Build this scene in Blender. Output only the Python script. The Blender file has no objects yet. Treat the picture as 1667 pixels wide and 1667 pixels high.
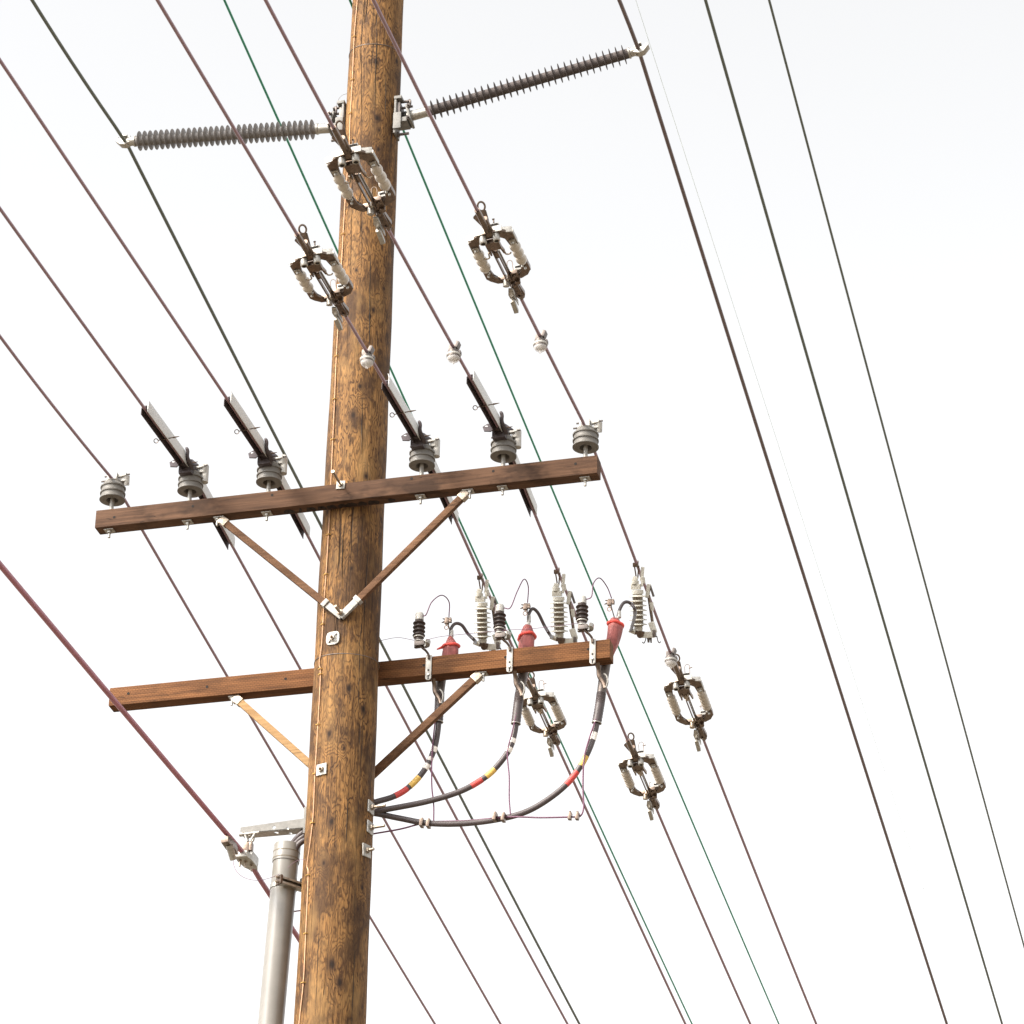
import bpy, bmesh, math, random
import numpy as np
from mathutils import Vector, Matrix

random.seed(4)
scene = bpy.context.scene
COL = scene.collection
V = Vector

# ------------------------------------------------------------------ camera
F_PX, PXW = 5646.83, 1667.0
RC = ((0.96803266, 0.25008063, 0.01929887),
      (-0.10402735, 0.47030613, -0.87635065),
      (-0.2282347, 0.84632844, 0.48128692))      # rows: right, down, forward in world axes
RIGHT, DOWN, FWD = (V(r).normalized() for r in RC)
CAM = V((5.55664, -17.03354, 1.6))
cd = bpy.data.cameras.new('camera')
cam = bpy.data.objects.new('camera', cd)
COL.objects.link(cam)
cd.sensor_width = 36.0
cd.lens = 36.0 * F_PX / PXW
cd.clip_start = 0.1
cd.clip_end = 5000
m3 = Matrix((RIGHT, -DOWN, -FWD)).transposed()
cam.matrix_world = Matrix.Translation(CAM) @ m3.to_4x4()
scene.camera = cam
cd.dof.use_dof = True
cd.dof.focus_distance = 20.2
cd.dof.aperture_fstop = 13.0

# ------------------------------------------------------------------ world and sun (bright overcast)
SUN_EL, SUN_AZ = math.radians(40), math.radians(222)   # azimuth clockwise from +Y
w = bpy.data.worlds.new('World')
scene.world = w
w.use_nodes = True
nt = w.node_tree
bg = nt.nodes['Background']
sky = nt.nodes.new('ShaderNodeTexSky')
sky.sky_type = 'NISHITA'
sky.sun_disc = False
sky.sun_elevation = SUN_EL
sky.sun_rotation = SUN_AZ
sky.dust_density = 4.0
sky.air_density = 1.0
hs = nt.nodes.new('ShaderNodeHueSaturation')
hs.inputs['Saturation'].default_value = 0.035
nt.links.new(sky.outputs[0], hs.inputs['Color'])
nt.links.new(hs.outputs[0], bg.inputs['Color'])
bg.inputs['Strength'].default_value = 0.15
sl = bpy.data.lights.new('sun', 'SUN')
sl.energy = 1.6
sl.angle = math.radians(12)
sl.color = (1.0, 0.88, 0.72)
so = bpy.data.objects.new('sun', sl)
COL.objects.link(so)
sd = V((math.sin(SUN_AZ) * math.cos(SUN_EL), math.cos(SUN_AZ) * math.cos(SUN_EL), math.sin(SUN_EL)))
so.rotation_euler = sd.to_track_quat('Z', 'Y').to_euler()
so.location = sd * 50
vs = scene.view_settings
vs.view_transform = 'Standard'
vs.look = 'None'
vs.gamma = 1.0
vs.use_curve_mapping = False
vs.exposure = 1.43
scene.render.resolution_x = scene.render.resolution_y = 1024

# ------------------------------------------------------------------ surveying helpers: a sight line meets a known plane
def ray(px, py):
    return (FWD + RIGHT * ((px - 833.5) / F_PX) + DOWN * ((py - 833.5) / F_PX))

def at_x(px, py, x):
    d = ray(px, py)
    return CAM + d * ((x - CAM.x) / d.x)

def at_y(px, py, y):
    d = ray(px, py)
    return CAM + d * ((y - CAM.y) / d.y)

def at_z(px, py, z):
    d = ray(px, py)
    return CAM + d * ((z - CAM.z) / d.z)

# ------------------------------------------------------------------ materials
def new_mat(name):
    m = bpy.data.materials.new(name)
    m.use_nodes = True
    n = m.node_tree
    return m, n, n.nodes['Principled BSDF']

def N(n, t, **kw):
    o = n.nodes.new(t)
    for k, v in kw.items():
        setattr(o, k, v)
    return o

def ramp(n, src, stops):
    r = N(n, 'ShaderNodeValToRGB')
    e = r.color_ramp.elements
    while len(e) < len(stops):
        e.new(0.5)
    for i, (p, c) in enumerate(stops):
        e[i].position = p
        e[i].color = (c[0], c[1], c[2], 1) if not isinstance(c, (int, float)) else (c, c, c, 1)
    n.links.new(src, r.inputs[0])
    return r.outputs[0]

def noise(n, vec, scale, detail=4, rough=0.55):
    o = N(n, 'ShaderNodeTexNoise')
    o.inputs['Scale'].default_value = scale
    o.inputs['Detail'].default_value = detail
    o.inputs['Roughness'].default_value = rough
    n.links.new(vec, o.inputs['Vector'])
    return o.outputs['Fac']

def math_(n, op, a, b=None, c=None):
    o = N(n, 'ShaderNodeMath', operation=op)
    for i, x in enumerate((a, b, c)):
        if x is None:
            continue
        if isinstance(x, (int, float)):
            o.inputs[i].default_value = x
        else:
            n.links.new(x, o.inputs[i])
    return o.outputs[0]

def mix(n, fac, a, b, mode='MIX'):
    o = N(n, 'ShaderNodeMix', data_type='RGBA', blend_type=mode)
    if isinstance(fac, (int, float)):
        o.inputs[0].default_value = fac
    else:
        n.links.new(fac, o.inputs[0])
    for i, x in ((6, a), (7, b)):
        if isinstance(x, tuple):
            o.inputs[i].default_value = (x[0], x[1], x[2], 1)
        else:
            n.links.new(x, o.inputs[i])
    return o.outputs[2]

def coords(n, scale):
    tc = N(n, 'ShaderNodeTexCoord')
    mp = N(n, 'ShaderNodeMapping')
    mp.inputs['Scale'].default_value = scale
    n.links.new(tc.outputs['Object'], mp.inputs['Vector'])
    return mp.outputs[0]

def bump(n, b, h, strength, dist=0.01):
    o = N(n, 'ShaderNodeBump')
    o.inputs['Strength'].default_value = strength
    o.inputs['Distance'].default_value = dist
    n.links.new(h, o.inputs['Height'])
    n.links.new(o.outputs[0], b.inputs['Normal'])

def plain(name, col, rough=0.6, metal=0.0, var=0.25, vscale=30, bmp=0.0, spec=0.5, coat=0.0):
    """a surface with grime-scale colour variation"""
    m, n, b = new_mat(name)
    vec = coords(n, (1, 1, 1))
    f = noise(n, vec, vscale, 5, 0.65)
    dark = tuple(c * (1 - var) for c in col)
    lite = tuple(min(1, c * (1 + var * 0.6)) for c in col)
    c = ramp(n, f, [(0.3, dark), (0.7, lite)])
    n.links.new(c, b.inputs['Base Color'])
    b.inputs['Roughness'].default_value = rough
    b.inputs['Metallic'].default_value = metal
    b.inputs['Specular IOR Level'].default_value = spec
    if coat:
        b.inputs['Coat Weight'].default_value = coat
    if bmp:
        bump(n, b, noise(n, vec, vscale * 4, 3), bmp, 0.002)
    return m

def pole_wood(knots):
    m, n, b = new_mat('pole_wood')
    v1 = coords(n, (1, 1, 0.23))
    # knots at their places on the shaft: their distance field bends the figure round them
    kv = coords(n, (1, 1, 0.60))
    kd = None
    for (c, r) in knots:
        o = N(n, 'ShaderNodeVectorMath', operation='DISTANCE')
        n.links.new(kv, o.inputs[0])
        o.inputs[1].default_value = (c.x, c.y, c.z * 0.60)
        d = math_(n, 'DIVIDE', o.outputs['Value'], r / 0.016)
        kd = d if kd is None else math_(n, 'MINIMUM', kd, d)
    kd = math_(n, 'ADD', kd, math_(n, 'MULTIPLY', math_(n, 'SUBTRACT', noise(n, coords(n, (1, 1, 0.6)), 28, 3), 0.5), 0.018))
    near = ramp(n, kd, [(0.0, 1.0), (0.03, 0.70), (0.085, 0.0)])
    base = noise(n, v1, 8.4, 2.8, 0.58)
    fine = noise(n, coords(n, (1, 1, 0.42)), 50, 3, 0.65)
    fld = math_(n, 'ADD', math_(n, 'MULTIPLY', base, 19.0), math_(n, 'MULTIPLY', near, 3.6))
    fld = math_(n, 'ADD', fld, math_(n, 'MULTIPLY', fine, 1.4))
    ring = math_(n, 'ABSOLUTE', math_(n, 'SUBTRACT', math_(n, 'FRACT', fld), 0.5))   # 0..0.5
    fig = ramp(n, ring, [(0.06, 0.0), (0.26, 0.85), (0.5, 1.0)])
    brk = ramp(n, noise(n, coords(n, (1, 1, 0.35)), 12, 4, 0.7), [(0.38, 0.0), (0.62, 1.0)])
    fig = mix(n, math_(n, 'MULTIPLY', brk, 0.45), fig, (0.62, 0.62, 0.62))
    col = mix(n, fig, (0.060, 0.026, 0.009), (0.268, 0.138, 0.046))
    # flaky grain: short light and dark slivers
    sl_ = noise(n, coords(n, (1, 1, 0.11)), 130, 4, 0.75)
    col = mix(n, 1.0, col, ramp(n, sl_, [(0.34, (0.62, 0.60, 0.60)), (0.50, (0.97, 0.97, 0.97)), (0.66, (1.3, 1.27, 1.2))]), 'MULTIPLY')
    # fibre streaks
    st = noise(n, coords(n, (1, 1, 0.02)), 75, 4, 0.7)
    col = mix(n, 1.0, col, ramp(n, st, [(0.34, (0.55, 0.52, 0.50)), (0.52, (1.0, 1.0, 1.0)), (0.68, (1.2, 1.17, 1.1))]), 'MULTIPLY')
    # preservative blotches
    bl = noise(n, coords(n, (1, 1, 0.55)), 4.2, 6, 0.68)
    col = mix(n, ramp(n, bl, [(0.47, 0.0), (0.585, 0.82)]), col, (0.048, 0.023, 0.010))
    bl2 = noise(n, coords(n, (1.3, 1.3, 0.5)), 13, 4, 0.6)
    col = mix(n, ramp(n, bl2, [(0.54, 0.0), (0.66, 0.65)]), col, (0.050, 0.023, 0.010))
    # golden clean patches
    bl3 = noise(n, coords(n, (1, 1, 0.35)), 6.3, 4, 0.6)
    col = mix(n, ramp(n, bl3, [(0.52, 0.0), (0.70, 0.45)]), col, (0.37, 0.215, 0.080))
    # knot halo and heart
    col = mix(n, ramp(n, kd, [(0.012, 0.75), (0.034, 0.0)]), col, (0.050, 0.024, 0.011))
    col = mix(n, ramp(n, kd, [(0.006, 1.0), (0.015, 0.0)]), col, (0.018, 0.009, 0.005))
    # drying checks: thin dark lengthwise slits
    ck = noise(n, coords(n, (1, 1, 0.02)), 13, 2, 0.4)
    cw = math_(n, 'ABSOLUTE', math_(n, 'SUBTRACT', ck, 0.50))
    gate = ramp(n, noise(n, coords(n, (1, 1, 0.5)), 2.2, 2), [(0.42, 0.0), (0.50, 1.0)])
    chk = math_(n, 'MULTIPLY', ramp(n, cw, [(0.0018, 1.0), (0.0055, 0.0)]), gate)
    col = mix(n, math_(n, 'MULTIPLY', chk, 0.9), col, (0.018, 0.009, 0.005))
    n.links.new(col, b.inputs['Base Color'])
    b.inputs['Roughness'].default_value = 0.75
    b.inputs['Specular IOR Level'].default_value = 0.25
    h = math_(n, 'SUBTRACT', math_(n, 'ADD', math_(n, 'MULTIPLY', st, 0.6), math_(n, 'MULTIPLY', sl_, 0.5)),
              math_(n, 'MULTIPLY', chk, 2.0))
    bump(n, b, h, 0.8, 0.005)
    return m

def beam_wood(name, dark, lite, incise=0.0, stain=0.5):
    m, n, b = new_mat(name)
    g = noise(n, coords(n, (0.045, 1, 1)), 70, 5, 0.65)
    g2 = noise(n, coords(n, (0.12, 1, 1)), 16, 4, 0.6)
    f = math_(n, 'ADD', math_(n, 'MULTIPLY', g, 0.55), math_(n, 'MULTIPLY', g2, 0.45))
    col = ramp(n, f, [(0.36, dark), (0.52, tuple((a + c) / 2 for a, c in zip(dark, lite))), (0.66, lite)])
    s = noise(n, coords(n, (0.5, 1, 1)), 6, 4, 0.6)
    col = mix(n, ramp(n, s, [(0.52, 0.0), (0.64, stain)]), col, tuple(c * 0.45 for c in dark))
    ck = noise(n, coords(n, (0.06, 1, 1)), 26, 2, 0.4)
    cw = ramp(n, math_(n, 'ABSOLUTE', math_(n, 'SUBTRACT', ck, 0.53)), [(0.002, 1.0), (0.010, 0.0)])
    gt = ramp(n, noise(n, coords(n, (0.4, 1, 1)), 5, 2), [(0.48, 0.0), (0.55, 1.0)])
    col = mix(n, math_(n, 'MULTIPLY', math_(n, 'MULTIPLY', cw, gt), 0.8), col, tuple(c * 0.2 for c in dark))
    h = f
    if incise:
        vo = N(n, 'ShaderNodeTexBrick')
        vo.inputs['Scale'].default_value = 1.0
        vo.inputs['Mortar Size'].default_value = 0.0018
        vo.inputs['Brick Width'].default_value = 0.022
        vo.inputs['Row Height'].default_value = 0.012
        vo.inputs['Color1'].default_value = vo.inputs['Color2'].default_value = (1, 1, 1, 1)
        vo.inputs['Mortar'].default_value = (0.55, 0.5, 0.45, 1)
        mp = N(n, 'ShaderNodeMapping')
        mp.inputs['Rotation'].default_value = (math.radians(90), 0, 0)
        tc = N(n, 'ShaderNodeTexCoord')
        n.links.new(tc.outputs['Object'], mp.inputs['Vector'])
        n.links.new(mp.outputs[0], vo.inputs['Vector'])
        col = mix(n, incise, col, vo.outputs['Color'], 'MULTIPLY')
    n.links.new(col, b.inputs['Base Color'])
    b.inputs['Roughness'].default_value = 0.8
    b.inputs['Specular IOR Level'].default_value = 0.2
    bump(n, b, h, 0.5, 0.004)
    return m

def ground_mat():
    m, n, b = new_mat('dry_ground')
    f = noise(n, coords(n, (1, 1, 1)), 0.6, 8, 0.7)
    n.links.new(ramp(n, f, [(0.35, (0.115, 0.095, 0.070)), (0.65, (0.200, 0.168, 0.122))]), b.inputs['Base Color'])
    b.inputs['Roughness'].default_value = 0.95
    return m

def glass_mat(name, col, alpha=0.55):
    m, n, b = new_mat(name)
    b.inputs['Base Color'].default_value = (*col, 1)
    b.inputs['Roughness'].default_value = 0.12
    b.inputs['Alpha'].default_value = 0.5
    b.inputs['IOR'].default_value = 1.12
    return m

M = dict(
    arm_dark=beam_wood('weathered_dark_timber', (0.048, 0.024, 0.014), (0.150, 0.080, 0.046), 0.0, 0.7),
    arm_red=beam_wood('incised_red_timber', (0.085, 0.036, 0.015), (0.270, 0.118, 0.045), 0.8, 0.4),
    brace=beam_wood('brace_timber', (0.085, 0.042, 0.022), (0.200, 0.105, 0.056), 0, 0.3),
    brace_lite=beam_wood('pale_brace_timber', (0.24, 0.14, 0.062), (0.40, 0.25, 0.12), 0, 0.15),
    galv=plain('galvanised_steel', (0.42, 0.40, 0.365), 0.42, 0.75, 0.35, 60),
    galv_dark=plain('weathered_cast_metal', (0.175, 0.130, 0.102), 0.30, 0.88, 0.45, 55),
    galv_white=plain('bright_zinc_plate', (0.36, 0.345, 0.318), 0.5, 0.2, 0.38, 28),
    steel_dark=plain('dark_steel', (0.14, 0.12, 0.11), 0.5, 0.6, 0.3, 50),
    rust=plain('bolt_metal', (0.40, 0.33, 0.26), 0.45, 0.8, 0.4, 80),
    poly=plain('grey_polymer', (0.150, 0.140, 0.126), 0.55, 0, 0.12, 25),
    silicone=plain('grey_silicone', (0.215, 0.200, 0.190), 0.6, 0, 0.15, 12),
    porcelain=plain('cream_porcelain', (0.50, 0.45, 0.39), 0.3, 0, 0.18, 25, coat=0.3),
    shed_grey=plain('pale_shed_polymer', (0.55, 0.53, 0.47), 0.45, 0, 0.1, 25),
    black=plain('black_polymer', (0.050, 0.034, 0.030), 0.5, 0, 0.2, 25),
    cover_black=plain('dark_shaded_cover_plastic', (0.055, 0.042, 0.045), 0.55, 0, 0.25, 15),  # dark hood plastic; also carries the shade inside the trough
    cover_pale=plain('pale_lit_cover_plastic', (0.58, 0.58, 0.565), 0.5, 0, 0.06, 10),  # skylit outer wall of the cover, put into the colour
    white=plain('white_plastic', (0.44, 0.425, 0.395), 0.45, 0, 0.08, 30),
    hole=plain('dark_hole', (0.012, 0.009, 0.007), 0.9, 0, 0.1, 10),
    cable=plain('black_cable_jacket', (0.075, 0.058, 0.058), 0.45, 0, 0.25, 12),
    red=plain('faded_red_wrap', (0.34, 0.095, 0.085), 0.6, 0, 0.45, 26, 0.8),
    redtie=plain('bright_red_tie', (0.80, 0.09, 0.07), 0.5, 0, 0.1, 18),
    tape_w=plain('white_tape', (0.85, 0.80, 0.74), 0.5, 0, 0.12, 60),
    tape_y=plain('yellow_tape', (0.78, 0.50, 0.12), 0.5, 0, 0.2, 60),
    tape_r=plain('red_tape', (0.62, 0.07, 0.06), 0.5, 0, 0.25, 60),
    pvc=plain('pale_pvc', (0.215, 0.201, 0.180), 0.28, 0, 0.12, 7),
    pvcline=plain('dark_joint_ring', (0.16, 0.13, 0.09), 0.7, 0, 0.1, 10),  # darker brown rings round the conduit collar
    wire=plain('mauve_fringe_aluminium', (0.310, 0.205, 0.240), 0.5, 0.25, 0.12, 20),  # grey aluminium, tinted mauve to imitate magenta lens fringing
    wire_far=plain('dark_grey_strand', (0.125, 0.145, 0.128), 0.6, 0.1, 0.1, 20),
    wire_green=plain('green_fringe_strand', (0.045, 0.290, 0.185), 0.6, 0.1, 0.1, 20),  # green imitates lens fringing along the wires behind the pole
    wire_dark=plain('dark_brown_strand', (0.150, 0.112, 0.112), 0.5, 0.2, 0.15, 20),
    wire_thin=plain('pale_thin_fibre_strand', (0.62, 0.74, 0.70), 0.7, 0, 0.1, 10),
    comm=plain('mauve_fringe_jacket', (0.36, 0.135, 0.175), 0.45, 0, 0.15, 10),  # mauve carries the magenta lens fringe in the colour
    lead=plain('purple_fringe_jacket', (0.13, 0.040, 0.085), 0.5, 0, 0.15, 10),  # purple stands in for magenta lens fringing on thin leads
    copper=plain('aged_copper', (0.42, 0.24, 0.13), 0.5, 0.4, 0.3, 40),
    gold=plain('brass', (0.62, 0.38, 0.10), 0.35, 0.8, 0.2, 30),
    lens=glass_mat('clear_lens', (0.93, 0.90, 0.88), 0.75),
    flange=plain('dull_zinc', (0.190, 0.182, 0.168), 0.6, 0.1, 0.3, 30),
    silicone_dark=plain('dark_silicone', (0.115, 0.098, 0.094), 0.75, 0, 0.15, 12, spec=0.2),
    scorch=plain('scorched_timber', (0.020, 0.011, 0.008), 0.9, 0, 0.3, 60),
    core=plain('column_core_shade', (0.26, 0.22, 0.17), 0.5, 0, 0.2, 30),
    ground=ground_mat(),
)

# ------------------------------------------------------------------ mesh builder
class MB:
    def __init__(s):
        s.bm = bmesh.new()

    def _xf(s, vs_, mat):
        if mat is not None:
            bmesh.ops.transform(s.bm, matrix=mat, verts=vs_)

    def box(s, c, size, rot=None, bev=0.0):
        r = bmesh.ops.create_cube(s.bm, size=1.0)
        vs_ = r['verts']
        bmesh.ops.scale(s.bm, vec=size, verts=vs_)
        if bev:
            es = list({e for v_ in vs_ for e in v_.link_edges})
            r2 = bmesh.ops.bevel(s.bm, geom=es, offset=bev, segments=2, profile=0.7, affect='EDGES')
            vs_ = list({v_ for f in r2['faces'] for v_ in f.verts} | {v_ for v_ in vs_ if v_.is_valid})
        mt = Matrix.Translation(c) @ (rot.to_4x4() if rot is not None else Matrix.Identity(4))
        s._xf(vs_, mt)
        return s

    def tube(s, pts, r, n=10, cap=True, flat=1.0, up=None):
        pts = [V(p) for p in pts]
        k = len(pts)
        rs = r if isinstance(r, (list, tuple)) else [r] * k
        t0 = (pts[1] - pts[0]).normalized()
        a = up.copy() if up is not None else (V((0, 0, 1)) if abs(t0.z) < 0.9 else V((1, 0, 0)))
        nrm = (a - t0 * a.dot(t0)).normalized()
        rings = []
        for i, p in enumerate(pts):
            if i == 0:
                t = t0
            elif i == k - 1:
                t = (pts[-1] - pts[-2]).normalized()
            else:
                t = ((pts[i + 1] - p).normalized() + (p - pts[i - 1]).normalized())
                t = t.normalized() if t.length > 1e-6 else (pts[i + 1] - p).normalized()
            nrm = (nrm - t * nrm.dot(t)).normalized()
            bn = t.cross(nrm)
            rings.append([s.bm.verts.new(p + (nrm * math.cos(2 * math.pi * j / n) * flat + bn * math.sin(2 * math.pi * j / n)) * rs[i])
                          for j in range(n)])
        for i in range(k - 1):
            for j in range(n):
                s.bm.faces.new((rings[i][j], rings[i][(j + 1) % n], rings[i + 1][(j + 1) % n], rings[i + 1][j]))
        if cap:
            s.bm.faces.new(rings[0][::-1])
            s.bm.faces.new(rings[-1])
        return s

    def cyl(s, p0, p1, r0, r1=None, n=16):
        return s.tube([p0, p1], [r0, r0 if r1 is None else r1], n)

    def lathe(s, prof, n=32, mat=None):
        """profile of (radius, height) turned round Z"""
        rings, vs_ = [], []
        for (r, z) in prof:
            if r < 1e-6:
                v_ = s.bm.verts.new((0, 0, z))
                rings.append([v_])
                vs_.append(v_)
            else:
                rg = [s.bm.verts.new((r * math.cos(2 * math.pi * j / n), r * math.sin(2 * math.pi * j / n), z)) for j in range(n)]
                rings.append(rg)
                vs_ += rg
        for a, b_ in zip(rings, rings[1:]):
            for j in range(n):
                q = (j + 1) % n
                if len(a) == 1 and len(b_) == 1:
                    continue
                if len(a) == 1:
                    s.bm.faces.new((a[0], b_[j], b_[q]))
                elif len(b_) == 1:
                    s.bm.faces.new((a[j], a[q], b_[0]))
                else:
                    s.bm.faces.new((a[j], a[q], b_[q], b_[j]))
        s._xf(vs_, mat)
        return s

    def prism(s, outline, t, mat=None, bev=0.0):
        """outline in local XY, thickness t along local Z, centred"""
        bot = [s.bm.verts.new((x, y, -t / 2)) for x, y in outline]
        top = [s.bm.verts.new((x, y, t / 2)) for x, y in outline]
        k = len(outline)
        fs = [s.bm.faces.new(bot[::-1]), s.bm.faces.new(top)]
        for j in range(k):
            fs.append(s.bm.faces.new((bot[j], bot[(j + 1) % k], top[(j + 1) % k], top[j])))
        vs_ = bot + top
        if bev:
            es = list({e for f in fs[:2] for e in f.edges})
            r2 = bmesh.ops.bevel(s.bm, geom=es, offset=bev, segments=2, profile=0.7, affect='EDGES')
            vs_ = list({v_ for f in r2['faces'] for v_ in f.verts} | {v_ for v_ in vs_ if v_.is_valid})
        s._xf(vs_, mat)
        return s

    def ring(s, c, R, r, axis, n=20, m_=6, arc=1.0, start=0.0):
        q = V(axis).normalized().to_track_quat('Z', 'Y')
        k = int(n * arc)
        pts = [V(c) + q @ V((R * math.cos(start + 2 * math.pi * arc * i / k), R * math.sin(start + 2 * math.pi * arc * i / k), 0))
               for i in range(k + 1)]
        return s.tube(pts, r, m_)

    def build(s, name, mat, parent=None, angle=38):
        bmesh.ops.recalc_face_normals(s.bm, faces=s.bm.faces)
        me = bpy.data.meshes.new(name)
        s.bm.to_mesh(me)
        s.bm.free()
        me.materials.append(mat)
        for p in me.polygons:
            p.use_smooth = True
        me.set_sharp_from_angle(angle=math.radians(angle))
        o = bpy.data.objects.new(name, me)
        COL.objects.link(o)
        if parent is not None:
            o.parent = parent
        return o

def tag(o, label=None, cat=None, group=None, kind=None):
    if label: o['label'] = label
    if cat: o['category'] = cat
    if group: o['group'] = group
    if kind: o['kind'] = kind
    return o

def empty(name, mat=None, label=None, cat=None, group=None):
    o = bpy.data.objects.new(name, None)
    o.empty_display_size = 0.1
    COL.objects.link(o)
    if mat is not None:
        o.matrix_world = mat if isinstance(mat, Matrix) else Matrix.Translation(mat)
    return tag(o, label, cat, group)

KIDS = {}
def clone(root, mat, label):
    c = root.copy()
    COL.objects.link(c)
    c.matrix_world = mat
    c['label'] = label
    def rec(src, dst):
        for ch in [o for o in ALL() if o.parent == src]:
            d = ch.copy()
            COL.objects.link(d)
            d.parent = dst
            rec(ch, d)
    rec(root, c)
    return c

def ALL():
    return list(bpy.data.objects)

def frame(o, u, up=V((0, 0, 1)), roll=0.0):
    """local X = right, Y = u (along), Z = up"""
    u = V(u).normalized()
    r = u.cross(up).normalized()
    n_ = r.cross(u)
    m_ = Matrix((r, u, n_)).transposed().to_4x4()
    return Matrix.Translation(o) @ m_ @ Matrix.Rotation(roll, 4, 'Y')

def smooth_path(pts, k=8):
    """Catmull-Rom through the points"""
    P = [V(p) for p in pts]
    P = [P[0] * 2 - P[1]] + P + [P[-1] * 2 - P[-2]]
    out = []
    for i in range(1, len(P) - 2):
        p0, p1, p2, p3 = P[i - 1:i + 3]
        for j in range(k):
            t = j / k
            out.append(0.5 * ((2 * p1) + (p2 - p0) * t + (2 * p0 - 5 * p1 + 4 * p2 - p3) * t * t + (3 * p1 - p0 - 3 * p2 + p3) * t ** 3))
    out.append(P[-2])
    return out

def bolt(mb, p, d, l=0.05, r=0.009, nut=0.017):
    d = V(d).normalized()
    p = V(p)
    mb.tube([p, p + d * 0.014], nut, 6)
    mb.tube([p, p + d * l], r, 10)

# ------------------------------------------------------------------ setting
mb = MB()
bmesh.ops.create_grid(mb.bm, x_segments=8, y_segments=8, size=1500)
tag(mb.build('ground', M['ground']), kind='structure')

# ------------------------------------------------------------------ pole
z_hi = at_y(615, 0, 0).z
z_lo = at_y(537, 1667, 0).z
def rad_px(px_l, px_r, py):
    p = at_y((px_l + px_r) / 2, py, 0)
    return (px_r - px_l) / 2 / F_PX * (p - CAM).dot(FWD)
r_hi, r_lo = rad_px(574, 657, 0), rad_px(478, 595, 1667)
def pr(z):
    return r_lo + (r_hi - r_lo) * (z - z_lo) / (z_hi - z_lo)
print('POLE', z_lo, z_hi, r_lo, r_hi, pr(0))
POLE_TOP = z_hi + 2.2
pole = empty('utility_pole', V((0, 0, 0)), 'tall round brown wooden pole with knots, cracks and dark stains', 'utility pole')
mb = MB()
prof = []
k = 90
segs = 72
rings = []
for i in range(k + 1):
    z = POLE_TOP * i / k
    rg = []
    for j in range(segs):
        a = 2 * math.pi * j / segs
        rr = pr(z) * (1 + 0.006 * math.sin(3 * a + z * 0.9) + 0.004 * math.sin(7 * a - z * 2.1)) + 0.0015 * math.sin(z * 7 + a * 2)
        rg.append(mb.bm.verts.new((rr * math.cos(a), rr * math.sin(a), z)))
    rings.append(rg)
for a_, b_ in zip(rings, rings[1:]):
    for j in range(segs):
        mb.bm.faces.new((a_[j], a_[(j + 1) % segs], b_[(j + 1) % segs], b_[j]))
mb.bm.faces.new(rings[-1])
shaft = mb.build('shaft', M['hole'], pole)

def on_pole(px, py, out=0.0):
    """where the sight line meets the pole's skin"""
    d = ray(px, py)
    z = at_y(px, py, -0.17).z
    for _ in range(4):
        r = pr(z) + out
        A = d.x ** 2 + d.y ** 2
        B = 2 * (CAM.x * d.x + CAM.y * d.y)
        C_ = CAM.x ** 2 + CAM.y ** 2 - r * r
        disc = max(0, B * B - 4 * A * C_)
        t = (-B - math.sqrt(disc)) / (2 * A)
        z = CAM.z + d.z * t
    return CAM + d * t

KN = [(568, 1120, .020), (592, 1154, .014), (614, 193, .022), (617, 212, .011), (616, 243, .012), (575, 676, .016), (608, 505, .012), (602, 515, .009), (586, 629, .013),
      (545, 667, .016), (540, 1570, .022), (553, 1600, .018), (540, 1337, .016), (527, 1405, .010), (612, 100, .018), (646, 100, .012), (572, 925, .012), (583, 1480, .009),
      (625, 290, .014), (600, 340, .010), (596, 775, .012), (560, 1218, .008), (536, 1195, .016), (590, 1445, .010), (580, 440, .009), (625, 470, .010)]
shaft.data.materials[0] = pole_wood([(on_pole(a, b), r) for a, b, r in KN])

# grounding wire stapled down the left side
gpx = [(582, 0), (577, 60), (574, 130), (570, 200), (569, 240), (562, 330), (558, 400), (553, 490), (548, 580), (545, 650), (541, 740), (536, 850),
       (532, 920), (528, 980), (524, 1050), (520, 1080), (522, 1098), (518, 1180), (513, 1260), (511, 1310), (509, 1340), (504, 1380), (500, 1410), (502, 1425),
       (498, 1520), (494, 1600), (487, 1667), (480, 1760)]
gp = [on_pole(a, b, 0.004) for a, b in gpx]
gp = smooth_path(gp, 4)
gw = MB().tube(gp, 0.0042, 8).build('ground_wire', M['copper'], pole)
for (sx, sy) in [(581, 52), (576, 129), (573, 189), (560, 384), (547, 582), (544, 644), (534, 866), (529, 940), (526, 1018), (523, 1097),
                 (518, 1180), (513, 1259), (509, 1340), (503, 1427), (498, 1523), (492, 1605), (520, 1090), (540, 715)]:
    p = min(gp, key=lambda q: (q - on_pole(sx, sy, 0.004)).length)
    nrm = V((p.x, p.y, 0)).normalized()
    s_ = nrm.cross(V((0, 0, 1)))
    mb = MB()
    mb.tube([p - s_ * 0.012 - nrm * 0.006, p - s_ * 0.009 + nrm * 0.009, p + s_ * 0.009 + nrm * 0.009, p + s_ * 0.012 - nrm * 0.006], 0.003, 6)
    mb.build('staple', M['gold'], gw)

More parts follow.
